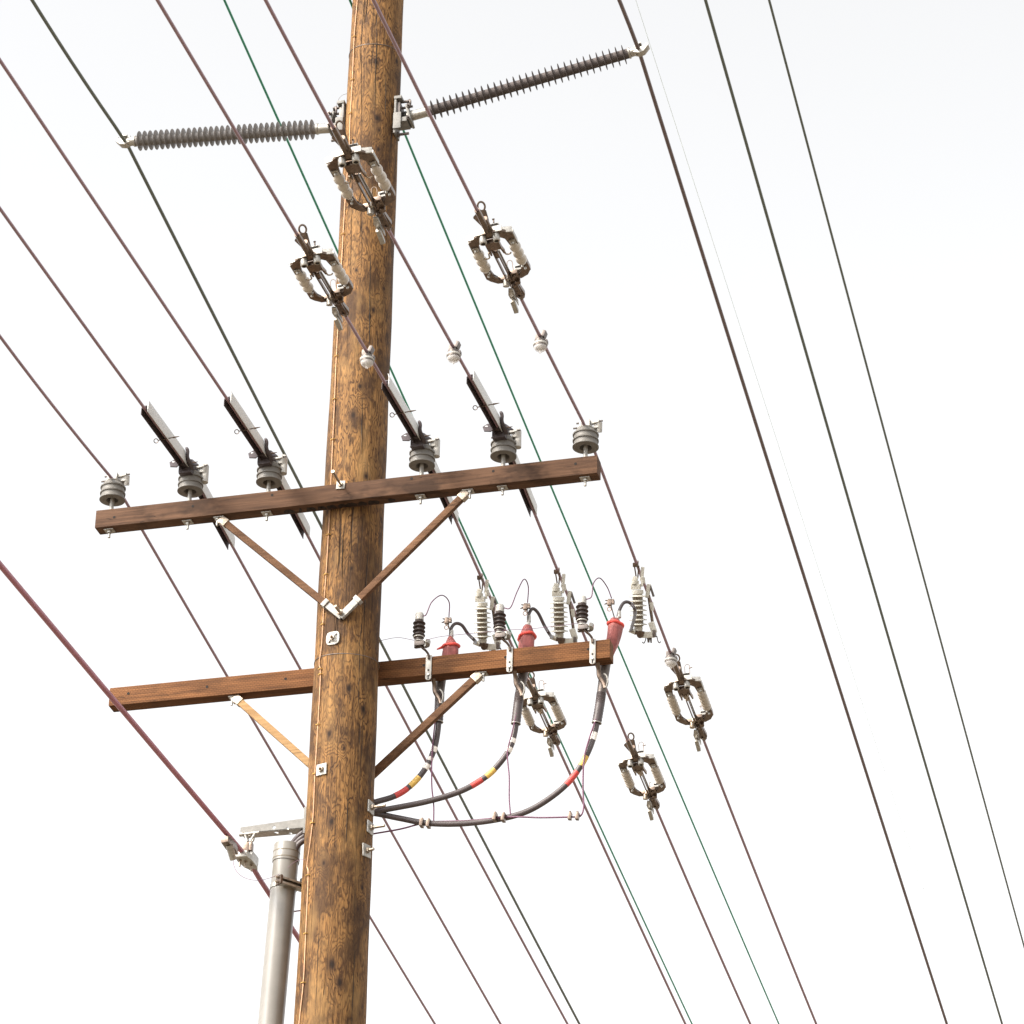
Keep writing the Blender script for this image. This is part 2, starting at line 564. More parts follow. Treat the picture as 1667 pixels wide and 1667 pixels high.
for ck in ([(613, 20), (614, 70), (611, 130), (610, 210)], [(607, 275), (605, 350), (603, 420), (602, 520), (600, 600), (597, 690)],
           [(628, 120), (627, 190)], [(560, 850), (557, 890), (556, 960)], [(584, 850), (582, 905)], [(594, 985), (586, 1040), (584, 1095), (583, 1150)],
           [(524, 1440), (520, 1500), (517, 1570), (513, 1660)], [(577, 1540), (575, 1600), (573, 1670)], [(566, 1290), (563, 1370)], [(590, 640), (589, 740)]):
    P_ = smooth_path([on_pole(a + random.uniform(-.8, .8), b, 0.0002) for a, b in ck], 8)
    k_ = len(P_)
    MB().tube([p + V((random.uniform(-.0012, .0012), 0, 0)) for p in P_], [0.0004 + 0.0024 * math.sin(math.pi * (j + .3) / k_) * random.uniform(.6, 1) for j in range(k_)], 6).build('drying_crack', M['hole'], pole)

def washer(px, py, size, dome=False, mat='galv_white', bl=0.06, tilt=0.0, rad=None):
    p = on_pole(px, py, 0.002) if rad is None else rad
    nrm = V((p.x, p.y, 0)).normalized()
    fm = frame(p, nrm) @ Matrix.Rotation(tilt, 4, 'Y')   # Y = outward
    mb = MB()
    if dome:
        mb.prism([(size / 2 * math.cos(a) ** 1, size / 2 * math.sin(a)) for a in [math.pi * 2 * i / 24 for i in range(24)]], 0.004)
        mb = MB()
        pts = []
        for i in range(32):
            a = 2 * math.pi * i / 32
            c_, s2 = math.cos(a), math.sin(a)
            rr = size / 2 / ((abs(c_) ** 4 + abs(s2) ** 4) ** 0.25)
            pts.append((rr * c_, rr * s2))
        mb.prism(pts, 0.008, Matrix.Rotation(math.radians(90), 4, 'X'), 0.002)
        mb.lathe([(size * 0.36, 0.004), (size * 0.2, 0.012), (0, 0.016)], 16, Matrix.Rotation(math.radians(-90), 4, 'X'))
        for i in range(4):
            a = math.pi / 4 + i * math.pi / 2
            mb.box(V((math.cos(a) * size * 0.28, 0.009, math.sin(a) * size * 0.28)), (size * 0.3, 0.008, 0.007),
                   Matrix.Rotation(-a, 3, 'Y'), 0.002)
    else:
        mb.box(V((0, 0.003, 0)), (size, 0.008, size), None, 0.002)
    o = mb.build('washer_plate', M[mat], pole)
    o.matrix_local = fm
    mb = MB()
    bolt(mb, (0, 0.007, 0), (0, 1, 0), bl, 0.009, 0.018)
    o2 = mb.build('bolt', M['rust'], o)
    return o
washer(542, 1039, 0.082, dome=True, bl=0.035)
washer(524, 1253, 0.068, bl=0.03)
washer(596, 1385, 0.074, bl=0.045, tilt=0.1)
for py in (1312, 1345):
    z = at_y(606, py, -0.05).z
    a = math.radians(-9)
    washer(0, 0, 0.072, bl=0.085, rad=V((math.cos(a) * (pr(z) + 0.002), math.sin(a) * (pr(z) + 0.002), z)))
# thin dark girth marks, modelled as tubes sunk into the wood round the shaft
for (px, py, nm) in ((565, 1062, 'girth_mark'), (612, 70, 'girth_mark')):
    z = on_pole(px, py).z
    r = pr(z) + 0.0005
    pts = [(r * math.cos(a), r * math.sin(a), z + 0.008 * math.sin(a * 2 + 1)) for a in [2 * math.pi * i / 60 for i in range(61)]]
    MB().tube(pts, 0.0026, 6).build(nm, M['steel_dark'], pole)

# ------------------------------------------------------------------ crossarms
H1, H2 = 11.3339, 10.3736        # undersides
AH = 0.117
YU, YL = -0.216, 0.221           # beam centre lines (upper in front of the pole, lower behind)
AD = 0.092
def brace_tube(mb, a, b_, w_=0.042, t_=0.036):
    a, b_ = V(a), V(b_)
    L = (b_ - a).length
    m_ = frame((a + b_) / 2, b_ - a, V((0, -1, 0)))
    mb.box(V((0, 0, 0)), (w_, L, t_), None, 0.005)
    bmesh.ops.transform(mb.bm, matrix=m_, verts=list(mb.bm.verts))

# upper
arm1 = empty('crossarm', V((0.007, YU, H1)), 'upper crossarm of dark timber across the pole front, carrying six grey insulators', 'crossarm')
MB().box(V((0, 0, AH / 2)), (3.05, AD, AH), None, 0.006).build('beam', M['arm_dark'], arm1)
O1 = V((0.007, YU, H1))
yf1 = YU - AD / 2
def lp(o_, p):
    return V(p) - o_
for (px, py) in [(186, 842), (314, 824), (443, 806), (670, 779), (803, 767), (937, 755)]:
    p = lp(O1, at_y(px, py, yf1))
    MB().cyl(p + V((0, -0.0012, 0)), p + V((0, 0.01, 0)), 0.0085, n=14).build('bolt_hole', M['hole'], arm1)
p = lp(O1, at_y(555, 790, yf1))
wp = MB().box(p + V((0, -0.004, 0)), (0.052, 0.007, 0.052), Matrix.Rotation(0.05, 3, 'Y'), 0.001).build('washer_plate', M['galv_white'], arm1)
mb = MB(); bolt(mb, p + V((0, -0.007, 0)), (-0.05, -1, 0.12), 0.13, 0.0075, 0.015)
mb.cyl(p + V((-.006, -.128, .014)), p + V((-.0065, -.142, .016)), 0.011, n=8)
mb.build('through_bolt', M['rust'], wp)
mb = MB()
# U-shaped gain plate between beam and pole, seen under the beam
p = lp(O1, at_y(567, 829, YU + AD / 2 + 0.004))
mb.box(V((p.x, AD / 2 + 0.010, p.z + 0.012)), (0.088, 0.014, 0.05), None, 0.002)
mb.build('gain_plate', M['rust'], arm1)
# blackened branding along the underside
bx = [(468, 829, .055), (486, 826, .03), (503, 824, .05), (520, 821, .045), (536, 819, .05), (553, 816, .045), (567, 814, .06), (585, 812, .045), (603, 809, .06), (633, 807, .07)]
mb = MB()
for i, (px, py, wd) in enumerate(bx):
    p = lp(O1, at_z(px, py, H1))
    q = V((p.x, max(-0.03, min(0.03, 0.012)), -0.0006))
    for s_, off in ((1, -0.25), (-1, 0.25)) if i not in (1, 9) else ((1, 0),):
        pts = []
        for j in range(18):
            a = 2 * math.pi * j / 18
            rr = 1 + 0.12 * math.sin(a * 3 + i)
            pts.append((wd * 0.30 * rr * math.cos(a), 0.024 * rr * math.sin(a)))
        MB().prism(pts, 0.0012, Matrix.Translation(q + V((off * wd, 0, 0))) @ Matrix.Rotation(0.4 * s_, 4, 'Z')).build('scorch_mark', M['scorch'], arm1)

# V brace from upper arm to pole
vb = at_y(558, 1007, -0.2)
vb = on_pole(556, 1004, 0.012)
zb = vb.z
yb = vb.y
for s_, (tx, ty) in ((-1, (365, 850)), (1, (755, 803))):
    top = at_y(tx, ty, YU)
    top.z = H1 - 0.03
    dirv = (top - vb).normalized()
    low = vb + dirv * 0.115
    low = V((low.x, yb + 0.0, low.z))
    mb = MB()
    brace_tube(mb, lp(O1, low), lp(O1, top), 0.040, 0.034)
    br = mb.build('brace', M['brace'], arm1)
    mb = MB()
    d_ = (top - low).normalized()
    # forked end cap under the beam
    m_ = frame(lp(O1, top), d_, V((0, -1, 0)))
    mb.box(V((0, 0.002, 0)), (0.048, 0.055, 0.044), None, 0.004)
    bmesh.ops.transform(mb.bm, matrix=m_, verts=list(mb.bm.verts))
    mb.build('end_ferrule', M['rust'], br)
    mb = MB()
    q = lp(O1, V((top.x + s_ * 0.028, YU, H1)))
    mb.box(q + V((0, 0, -0.004)), (0.065, 0.055, 0.007), None, 0.001)
    mb.box(q + V((0, 0, -0.022)), (0.012, 0.03, 0.035), None, 0.002)
    bolt(mb, q + V((s_ * .012, -.01, -0.006)), (0, 0, -1), 0.05, 0.007, 0.014)
    mb.build('mounting_lug', M['galv'], br)
# white V bracket on the pole
mb = MB()
for s_, (tx, ty) in ((-1, (365, 850)), (1, (755, 803))):
    top = at_y(tx, ty, YU); top.z = H1 - 0.03
    d_ = (top - vb).normalized()
    a_ = lp(O1, vb)
    fm = frame(a_ + d_ * 0.068, d_, V((0, -1, 0)))
    t_ = MB()
    t_.box(V((0, 0, 0.012 + 0.001 * s_)), (0.038, 0.15, 0.006), None, 0.001)
    t_.box(V((0.017, 0, 0.002)), (0.005, 0.15, 0.018), None, 0.001)
    t_.box(V((-0.017, 0, 0.002)), (0.005, 0.15, 0.018), None, 0.001)
    t_.box(V((0, 0.066, 0.004)), (0.048, 0.026, 0.040), None, 0.003)
    bmesh.ops.transform(t_.bm, matrix=fm, verts=list(t_.bm.verts))
    me = bpy.data.meshes.new('t'); t_.bm.to_mesh(me); t_.bm.free()
    mb.bm.from_mesh(me); bpy.data.meshes.remove(me)
vbr = mb.build('brace_bracket', M['galv_white'], arm1)
mb = MB(); bolt(mb, lp(O1, vb) + V((0, -0.024, 0.012)), (-0.25, -1, 0.35), 0.06, 0.009, 0.017)
mb.build('bolt', M['rust'], vbr)

# lower
O2 = V((0, YL, H2))
arm2 = empty('crossarm', O2, 'lower reddish timber crossarm behind the pole, with red-wrapped cable ends on its right half', 'crossarm')
xl2, xr2 = -1.5166, 1.5108
MB().box(V(((xl2 + xr2) / 2, 0, AH / 2)), (xr2 - xl2, AD, AH), None, 0.005).build('beam', M['arm_red'], arm2)
yf2 = YL - AD / 2
for (px, py) in [(209, 1129), (337, 1118), (465, 1105), (690, 1083), (823, 1070), (958, 1057)]:
    p = lp(O2, at_y(px, py, yf2))
    MB().cyl(p + V((0, -0.0012, 0)), p + V((0, 0.01, 0)), 0.0085, n=14).build('bolt_hole', M['hole'], arm2)
for s_, (tx, ty), (bxp, byp), mt in ((-1, (388, 1143), (500, 1240), 'brace_lite'), (1, (776, 1107), (610, 1258), 'brace')):
    top = at_y(tx, ty, YL - 0.01); top.z = H2 - 0.03
    low = at_y(bxp, byp, YL - 0.03)
    low = low + (low - top).normalized() * 0.12
    mb = MB(); brace_tube(mb, lp(O2, low), lp(O2, top), 0.042, 0.036)
    br = mb.build('brace', M[mt], arm2)
    tag(br, 'pale yellow brace' if s_ < 0 else 'brown brace')
    d_ = (top - low).normalized()
    mb = MB()
    mb.box(V((0, 0.002, 0)), (0.050, 0.055, 0.044), None, 0.004)
    bmesh.ops.transform(mb.bm, matrix=frame(lp(O2, top), d_, V((0, -1, 0))), verts=list(mb.bm.verts))
    mb.build('end_ferrule', M['rust'], br)
    mb = MB()
    q = lp(O2, V((top.x + s_ * 0.028, YL, H2)))
    mb.box(q + V((0, 0, -0.004)), (0.065, 0.055, 0.007), None, 0.001)
    mb.box(q + V((0, 0, -0.022)), (0.012, 0.03, 0.035), None, 0.002)
    bolt(mb, q + V((s_ * .012, -.01, -0.006)), (0, 0, -1), 0.05, 0.007, 0.014)
    mb.build('mounting_lug', M['galv'], br)

# ------------------------------------------------------------------ pin insulators on the upper arm
pins = [(182, 822), (309.5, 800.6), (438, 782), (686.9, 754.4), (819.5, 741.8), (953.3, 732)]
ppos = [at_y(a, b, YU) for a, b in pins]
print('PINS', [tuple(round(c, 3) for c in p) for p in ppos])
ZI = sum(p.z for p in ppos) / 6
WIRE_H = 0.134
LAB = ['grey insulator at the left tip of the upper crossarm, bare white clamp on top',
       'grey insulator under the leftmost black wire cover',
       'grey insulator on the upper crossarm, the nearest one left of the pole',
       'grey insulator on the upper crossarm, the nearest one right of the pole',
       'grey insulator under the rightmost black wire cover',
       'grey insulator at the right tip of the upper crossarm, bare white clamp on top']
def make_pin():
    root = empty('pin_insulator', Matrix.Identity(4), LAB[0], 'insulator', 'pin insulators along the upper crossarm')
    R_ = 0.0765
    pf = [(0.0, 0.004 + 0.03), (0.030, 0.034), (0.036, 0.0), (0.040, -0.002), (R_ - 0.002, 0.0), (R_, 0.001)]
    for i in range(3):
        z = 0.003 + i * 0.0385
        pf += [(R_, z + 0.0045), (R_ - 0.004, z + 0.008)]
        if i < 2:
            pf += [(0.0705, z + 0.010), (0.0680, z + 0.030), (0.0695, z + 0.0350), (R_ - 0.001, z + 0.0362)]
        else:
            pf += [(0.066, z + 0.014), (0.058, z + 0.030)]
    pf += [(0.040, 0.112), (0.040, 0.125), (0, 0.125)]
    MB().lathe(pf, 40).build('shed_body', M['poly'], root, 30)
    zb_ = H1 + AH - ZI
    MB().lathe([(0.0, 0.03), (0.012, 0.03), (0.013, zb_ + 0.005), (0.022, zb_ + 0.004), (0.022, zb_ + 0.0005)], 16).build('pin', M['galv_white'], root)
    zu = H1 - ZI
    mb = MB()
    mb.box(V((0, 0, zu - 0.0035)), (0.058, 0.050, 0.006), None, 0.001)
    pl = mb.build('washer_plate', M['galv'], root)
    mb = MB(); bolt(mb, (0, 0, zu - 0.006), (0, 0, -1), 0.045, 0.008, 0.0155)
    mb.build('nut', M['galv'], pl)
    # clamp on the head
    mb = MB()
    mb.lathe([(0.0, 0.118), (0.050, 0.118), (0.052, 0.122), (0.046, 0.125), (0.0, 0.126)], 24)
    mb.box(V((-0.024, 0, 0.146)), (0.014, 0.075, 0.040), None, 0.004)
    mb.box(V((0.024, 0, 0.148)), (0.014, 0.075, 0.046), None, 0.004)
    mb.box(V((0.0, 0, 0.123)), (0.05, 0.075, 0.012), None, 0.003)
    mb.box(V((0.058, -0.012, 0.158)), (0.05, 0.022, 0.022), Matrix.Rotation(-0.15, 3, 'Y'), 0.004)
    mb.cyl((0.075, 0.02, 0.105), (0.078, 0.0, 0.158), 0.017, 0.02)
    mb.box(V((0.062, 0.015, 0.135)), (0.03, 0.05, 0.028), None, 0.005)
    cl = mb.build('conductor_clamp', M['white'], root)
    for q in ((-0.038, -0.02, 0.156), (-0.056, -0.022, 0.124), (0.09, -0.012, 0.160), (0.078, 0.01, 0.112)):
        MB().cyl(V(q) - V((0.013, 0, 0)), V(q) + V((0.013, 0, 0)), 0.0055, n=8).build('clamp_bolt', M['steel_dark'], cl)
    return root
pin0 = make_pin()
pin_objs = []
for i, p in enumerate(ppos):
    mt = Matrix.Translation((p.x, YU, ZI))
    if i == 0:
        pin0.matrix_world = mt
        pin_objs.append(pin0)
    else:
        pin_objs.append(clone(pin0, mt, LAB[i]))
WA = [V((p.x, YU, ZI + WIRE_H)) for p in ppos]      # where each conductor sits

# ------------------------------------------------------------------ conductors
def fit(points, x, anchor=None, y_lo=None, y_hi=None, deg=2, n=40):
    """sight points carried onto the vertical plane x, smoothed to a sagging curve z(y)"""
    P = [at_x(a, b, x) for a, b in points]
    ys = np.array([p.y for p in P]); zs = np.array([p.z for p in P])
    y0, z0 = (anchor.y, anchor.z) if anchor is not None else (ys.mean(), 0)
    deg = min(deg, len(P) - (0 if anchor is not None else 1))
    if anchor is not None:
        A = np.stack([(ys - y0) ** k for k in range(1, deg + 1)], 1)
        c = np.linalg.lstsq(A, zs - z0, rcond=None)[0]
        f = lambda y: z0 + sum(c[k] * (y - y0) ** (k + 1) for k in range(deg))
        df = lambda y: sum(c[k] * (k + 1) * (y - y0) ** k for k in range(deg))
    else:
        c = np.polyfit(ys - y0, zs, deg)
        f = lambda y: float(np.polyval(c, y - y0))
        df = lambda y: float(np.polyval(np.polyder(c), y - y0))
    lo, hi = ys.min(), ys.max()
    def z(y):       # straight beyond what was measured
        if y < lo: return f(lo) + df(lo) * (y - lo)
        if y > hi: return f(hi) + df(hi) * (y - hi)
        return f(y)
    return z
GW = 'conductors strung from pole to pole'
def wire(name, x, zf, ya, yb_, r, mat, label, n=None, group=GW, cat='wire'):
    n = n or max(6, int((yb_ - ya) * 4))
    pts = [V((x, ya + (yb_ - ya) * i / n, zf(ya + (yb_ - ya) * i / n))) for i in range(n + 1)]
    o = MB().tube(pts, r, 10).build(name, M[mat], None)
    tag(o, label, cat, group)
    return o
def ypx(px, py, x):
    return at_x(px, py, x).y
YN, YFAR = -28.0, 90.0
WR = 0.0092
def both(zn, zf_, ya):
    return lambda y: zn(y) if y < ya else zf_(y)

pre = [[(0, 548), (90, 664.5), (176, 776)],
       [(0, 340), (115, 499), (233.5, 663)],
       [(0, 98), (150, 322.6), (268.8, 500), (368, 645)],
       [(256, 0), (286, 50), (376.7, 201), (482, 378), (565, 520), (605, 590), (627, 618)],
       [(432, 0), (459, 50), (542, 207), (632, 372), (735, 570), (765, 602)],
       [(607, 0), (694.5, 172.5), (774.5, 338), (850, 490), (880, 550), (904.7, 600), (945, 680)]]
post = [[(229.6, 866), (495, 1315), (603, 1490), (707, 1667)],
        [(381, 895), (490, 1090), (625, 1333), (663, 1400), (815, 1667)],
        [(501, 882), (632, 1122), (693, 1240), (782, 1400), (923, 1667)],
        [(742, 853), (783, 942), (813, 1000), (860, 1103), (908.5, 1222), (991.6, 1400), (1116, 1667)],
        [(868, 848), (905, 935), (957, 1044), (987, 1116), (1022, 1203), (1070, 1320), (1221, 1667)],
        [(978, 765), (1029.6, 900), (1047.6, 942), (1078.8, 1029), (1092, 1065), (1147, 1212), (1329, 1667)]]
ZF = []
for i in range(6):
    x = WA[i].x
    a = fit(pre[i], x, WA[i])
    b = fit(post[i], x, WA[i])
    ZF.append(both(a, b, YU))
def on_wire(i, px, py):
    x = WA[i].x
    y = ypx(px, py, x)
    return V((x, y, ZF[i](y)))
def tan_wire(i, y):
    d = ZF[i](y + 0.3) - ZF[i](y - 0.3)
    return V((0, 0.6, d)).normalized()
def slope_at(i, y):
    d = ZF[i](y + 0.2) - ZF[i](y - 0.2)
    return V((0, 0.4, d)).normalized()
wire('conductor_wire', WA[0].x, ZF[0], YN, YFAR, WR, 'wire', 'mauve-grey wire clamped to the insulator at the left tip of the upper crossarm')
wire('conductor_wire', WA[1].x, ZF[1], YN, YFAR, WR, 'wire', 'mauve-grey wire running through the leftmost black wire cover')
wire('conductor_wire', WA[2].x, ZF[2], YN, YFAR, WR, 'wire', 'mauve-grey wire running through the black wire cover nearest the pole on its left')
sw_ends = {3: [((484, 380), (563, 517)), ((859, 1100), (907, 1218))],
           4: [((543, 208), (633, 374)), ((1022, 1203), (1069, 1318))],
           5: [((777, 341), (849, 487)), ((1096, 1085), (1146, 1212))]}
SEG = {3: ['mauve-grey wire from the top edge down to the switch left of the pole',
           'mauve-grey wire from the pole-side switch down to the switch under the lower crossarm',
           'mauve-grey wire leaving the switch under the lower crossarm for the bottom edge'],
       4: ['mauve-grey wire from the top edge down to the switch in front of the pole',
           'mauve-grey wire through the rightmost black cover, ending at the lowest switch',
           'mauve-grey wire leaving the lowest switch for the bottom edge'],
       5: ['mauve-grey wire crossing in front of the pole top, down to the switch on its right',
           'mauve-grey wire clamped on the insulator at the right tip of the upper crossarm',
           'mauve-grey wire leaving the rightmost switch for the bottom edge']}
switch_at = []
for i in (3, 4, 5):
    x = WA[i].x
    ys = []
    for (p0, p1) in sw_ends[i]:
        ya, yb_ = ypx(*p0, x), ypx(*p1, x)
        ys.append((ya, yb_))
        switch_at.append((i, V((x, ya, ZF[i](ya))), V((x, yb_, ZF[i](yb_)))))
    wire('conductor_wire', x, ZF[i], YN, ys[0][0] + 0.06, WR, 'wire', SEG[i][0])
    wire('conductor_wire', x, ZF[i], ys[0][1] - 0.10, ys[1][0] + 0.06, WR, 'wire', SEG[i][1])
    wire('conductor_wire', x, ZF[i], ys[1][1] - 0.10, YFAR, WR, 'wire', SEG[i][2])
print('SWLEN', [round((b - a).length, 3) for _, a, b in switch_at])

# ------------------------------------------------------------------ in-line disconnect switches
def loop_pin(mb, c, hgt=0.06, wd=0.018, r=0.0022, M_=None):
    """sewing-needle shaped pull ring standing up from c"""
    pts = []
    c = V(c)
    pts.append(c + V((-wd / 2, 0, 0)))
    pts.append(c + V((-wd / 2, 0, hgt * 0.6)))
    for j in range(9):
        a = math.pi - math.pi * j / 8
        pts.append(c + V((wd / 2 * math.cos(a), 0, hgt * 0.6 + wd / 2 * math.sin(a) * 1.3)))
    pts.append(c + V((wd / 2, 0, 0)))
    mb.tube(pts, r, 6)

def make_switch(label, variant):
    root = empty('disconnect_switch', Matrix.Identity(4), label, 'switch', 'in-line disconnect switches hung in the wires')
    L2 = 0.178     # half length of the insulator frame
    W2 = 0.100     # half width
    # --- near yoke
    mb = MB()
    ol = [(-W2 - .024, -L2 - .012), (-W2 + .02, -L2 - .055), (-.035, -L2 - .075), (.035, -L2 - .075), (W2 - .02, -L2 - .060), (W2 + .020, -L2 - .020),
          (W2 + .024, -L2 + .085), (W2 - .022, -L2 + .085), (W2 - .028, -L2 + .012), (W2 - .055, -L2 - .010), (.04, -L2 - .022), (-.04, -L2 - .022),
          (-W2 + .040, -L2 - .004), (-W2 + .022, -L2 + .02), (-W2 + .020, -L2 + .085), (-W2 - .024, -L2 + .085)]
    mb.prism(ol, 0.014, Matrix.Translation((0, 0, -0.004)), 0.003)
    yk = mb.build('near_yoke', M['galv_dark'], root)
    # stiffening flange, tall at the outer edge; brighter metal paints the lit edges
    mb = MB()
    mb.box(V((0, -L2 - .070, 0.006)), (0.15, 0.008, 0.034), None, 0.003)
    for s_ in (-1, 1):
        mb.box(V((s_ * (W2 + .021), -L2 + .030, 0.004)), (0.006, 0.10, 0.030), None, 0.002)
        mb.box(V((s_ * (W2 - .030), -L2 - .050, 0.006)), (0.11, 0.008, 0.034), Matrix.Rotation(s_ * 0.25, 3, 'Z'), 0.003)
    mb.build('yoke_flange', M['galv'], yk)
    for s_ in (-1, 1):
        mb = MB()
        mb.box(V((s_ * W2, -L2 + .050, -0.014)), (0.032, 0.040, 0.008), None, 0.002)
        mb.cyl((s_ * W2, -L2 + .050, -0.017), (s_ * W2, -L2 + .050, -0.030), 0.010, 0.007, 8)
        mb.build('yoke_bolt', M['galv'], yk)
    # --- far yoke
    mb = MB()
    ol = [(-W2 - .022, L2 - .075), (-W2 + .020, L2 - .075), (-W2 + .022, L2 - .01), (-.052, L2 + .035), (-.045, L2 + .072), (-.075, L2 + .066), (-W2 - .006, L2 + .03), (-W2 - .022, L2 + .0)]
    mb.prism(ol, 0.016, Matrix.Translation((0, 0, -0.004)), 0.003)
    ol = [(W2 + .022, L2 - .075), (W2 + .022, L2 + .0), (.098, L2 + .042), (.055, L2 + .065), (.045, L2 + .03), (W2 - .022, L2 - .01), (W2 - .020, L2 - .075)]
    mb.prism(ol[::1], 0.016, Matrix.Translation((0, 0, -0.004)), 0.003)
    for s_ in (-1, 1):
        mb.box(V((s_ * (W2 + .020), L2 - .035, 0.006)), (0.006, 0.085, 0.030), None, 0.002)
    mb.box(V((0.0, L2 + .052, 0.004)), (0.13, 0.030, 0.024), None, 0.004)
    yf_ = mb.build('far_yoke', M['galv_dark'], root)
    for s_ in (-1, 1):
        for dy in (-.062, -.035):
            mb = MB().cyl((s_ * (W2 - .004 + (dy + .05) * .3), L2 + dy, -0.012), (s_ * (W2 - .004 + (dy + .05) * .3), L2 + dy, -0.026), 0.009, 0.006, 8)
            mb.build('yoke_bolt', M['galv'], yf_)
    # --- insulating side columns
    for s_ in (-1, 1):
        pf = [(0, -0.108), (0.014, -0.108), (0.016, -0.104)]
        nb = 3 if variant == 0 else 5
        seg = 0.195 / nb
        for q in range(nb):
            z0 = -0.0975 + q * seg
            for j in range(13):
                a = math.pi * j / 12
                pf.append((0.0175 + 0.0130 * math.sin(a) ** 0.7, z0 + seg * (0.02 + 0.96 * j / 12)))
        pf += [(0.016, 0.104), (0.014, 0.108), (0, 0.108)]
        mt = Matrix.Translation((s_ * W2, 0.0, -0.006)) @ Matrix.Rotation(math.radians(-90), 4, 'X')
        MB().lathe(pf, 24, mt).build('insulator_column', M['porcelain'], root)
    # --- wire dead-end shoe at the near side, with eye
    mb = MB()
    nrm_ = V((0.22, -0.80, -0.55)).normalized()
    e2 = V((1, 0, 0)); e2 = (e2 - nrm_ * e2.dot(nrm_)).normalized()
    e1 = -nrm_.cross(e2)
    if e1.z < 0: e1 = -e1
    fm_ = Matrix((e2, e1, e2.cross(e1))).transposed().to_4x4()
    pm_ = Matrix.Translation((0.002, -L2 - .052, 0.024)) @ fm_
    mb.prism([(0.012, 0.0), (0.012, 0.060), (0.010, 0.104), (-0.020, 0.112), (-0.062, 0.086), (-0.066, 0.078), (-0.012, -0.006)], 0.014, pm_, 0.003)
    mb.tube([pm_ @ V((-0.010 + 0.019 * math.cos(t), 0.128 + 0.024 * math.sin(t), 0)) for t in [2 * math.pi * i / 20 - 1.9 for i in range(21)]], 0.0055, 8)
    mb.cyl((0, -0.47, 0.0), (0, -0.26, 0.0), 0.015, 0.018, 14)
    mb.cyl((0.012, -0.36, 0.012), (0.012, -0.24, 0.004), 0.015, 0.017, 14)
    sh = mb.build('near_wire_shoe', M['galv_dark'], root)
    mb = MB()
    t_ = [pm_ @ V(q) for q in ((-0.040, 0.078, -0.008), (-0.008, 0.066, -0.008), (0.004, 0.016, -0.008), (-0.006, 0.010, -0.008), (-0.040, 0.078, -0.008))]
    mb.tube(t_, 0.0035, 6)
    mb.build('shoe_keeper', M['galv'], sh)
    # ferrules hanging under the near yoke
    mb = MB()
    for s_ in (-1, 1):
        x = s_ * 0.036 + 0.0
        mb.lathe([(0.0, 0.0), (0.019, 0.0), (0.020, -0.004), (0.020, -0.050), (0.017, -0.054), (0.012, -0.054), (0.012, -0.040), (0, -0.040)], 18,
                 Matrix.Translation((x, -L2 - .048, 0.0)))
    fe = mb.build('ferrule', M['galv'], yk)
    MB().lathe([(0.012, -0.052), (0, -0.052)], 12, Matrix.Translation((-.036, -L2 - .048, 0.0))).build('ferrule_bore', M['hole'], yk)
    MB().lathe([(0.012, -0.052), (0, -0.052)], 12, Matrix.Translation((.036, -L2 - .048, 0.0))).build('ferrule_bore', M['hole'], yk)
    # --- jaw contact block
    mb = MB()
    mb.box(V((0.0, -L2 + .028, -0.020)), (0.078, 0.080, 0.030), None, 0.008)
    mb.box(V((-0.030, -L2 + .080, -0.024)), (0.010, 0.055, 0.026), None, 0.003)
    mb.box(V((0.036, -L2 + .078, -0.024)), (0.010, 0.065, 0.026), Matrix.Rotation(-0.12, 3, 'Z'), 0.003)
    jw = mb.build('contact_jaw', M['galv_dark'], root)
    mb = MB()
    if variant == 0:
        for s_ in (-1, 1):
            c_ = V((s_ * 0.058, -L2 + .112, -0.028))
            pts = [c_ + V((-s_ * 0.018, -0.030, 0)), c_ + V((-s_ * 0.014, 0.0, -0.004))]
            pts += [c_ + V((s_ * (-0.016 * math.cos(a)), 0.016 * math.sin(a), -0.006)) for a in [math.pi * j / 8 for j in range(1, 8)]]
            mb.tube(pts, 0.0042, 8)
        mb.build('hook', M['rust'], jw)
    else:
        mb.cyl((-0.02, -L2 + .05, -.036), (-0.02, -L2 + .05, -.048), 0.008, 0.006)
        mb.cyl((0.02, -L2 + .05, -.036), (0.02, -L2 + .05, -.048), 0.008, 0.006)
        mb.lathe([(0, 0.014), (0.012, 0.012), (0.018, 0), (0.012, -0.012), (0, -0.014)], 12, Matrix.Translation((0.0, -L2 + .075, -0.034)))
        mb.lathe([(0, 0.016), (0.012, 0.012), (0.016, 0), (0.008, -0.016), (0, -0.018)], 12, Matrix.Translation((0.004, -L2 + .115, -0.02)))
        mb.build('jaw_bolt', M['rust'], jw)
    # --- blade
    mb = MB()
    if variant == 0:
        mb.box(V((-0.016, 0.045, -0.024)), (0.007, 0.32, 0.030), None, 0.002)
        mb.box(V((0.006, 0.055, -0.024)), (0.007, 0.30, 0.030), None, 0.002)
        mb.box(V((-0.005, -0.06, -0.022)), (0.016, 0.06, 0.022), None, 0.003)
    else:
        mb.box(V((-0.008, 0.065, -0.022)), (0.006, 0.25, 0.020), None, 0.002)
        mb.box(V((0.008, 0.065, -0.022)), (0.006, 0.25, 0.020), None, 0.002)
    bl_ = mb.build('switch_blade', M['galv_dark'], root)
    MB().box(V((0.012, 0.06, -0.008)), (0.006, 0.26, 0.006), None, 0.001).build('blade_edge', M['galv_white'], bl_)
    mb = MB()
    mb.cyl((-0.026, L2 + .050, -0.012), (-0.030, L2 + .056, -0.046), 0.017, 0.018, 16)
    mb.cyl((-0.012, L2 + .005, -0.012), (-0.012, L2 + .005, -0.038), 0.012, 0.012, 12)
    mb.build('hinge_pin', M['rust'] if variant else M['galv'], bl_)
    # --- far hinge block with straps
    mb = MB()
    mb.box(V((0.032, L2 + .012, -0.016)), (0.042, 0.075, 0.024), None, 0.004)
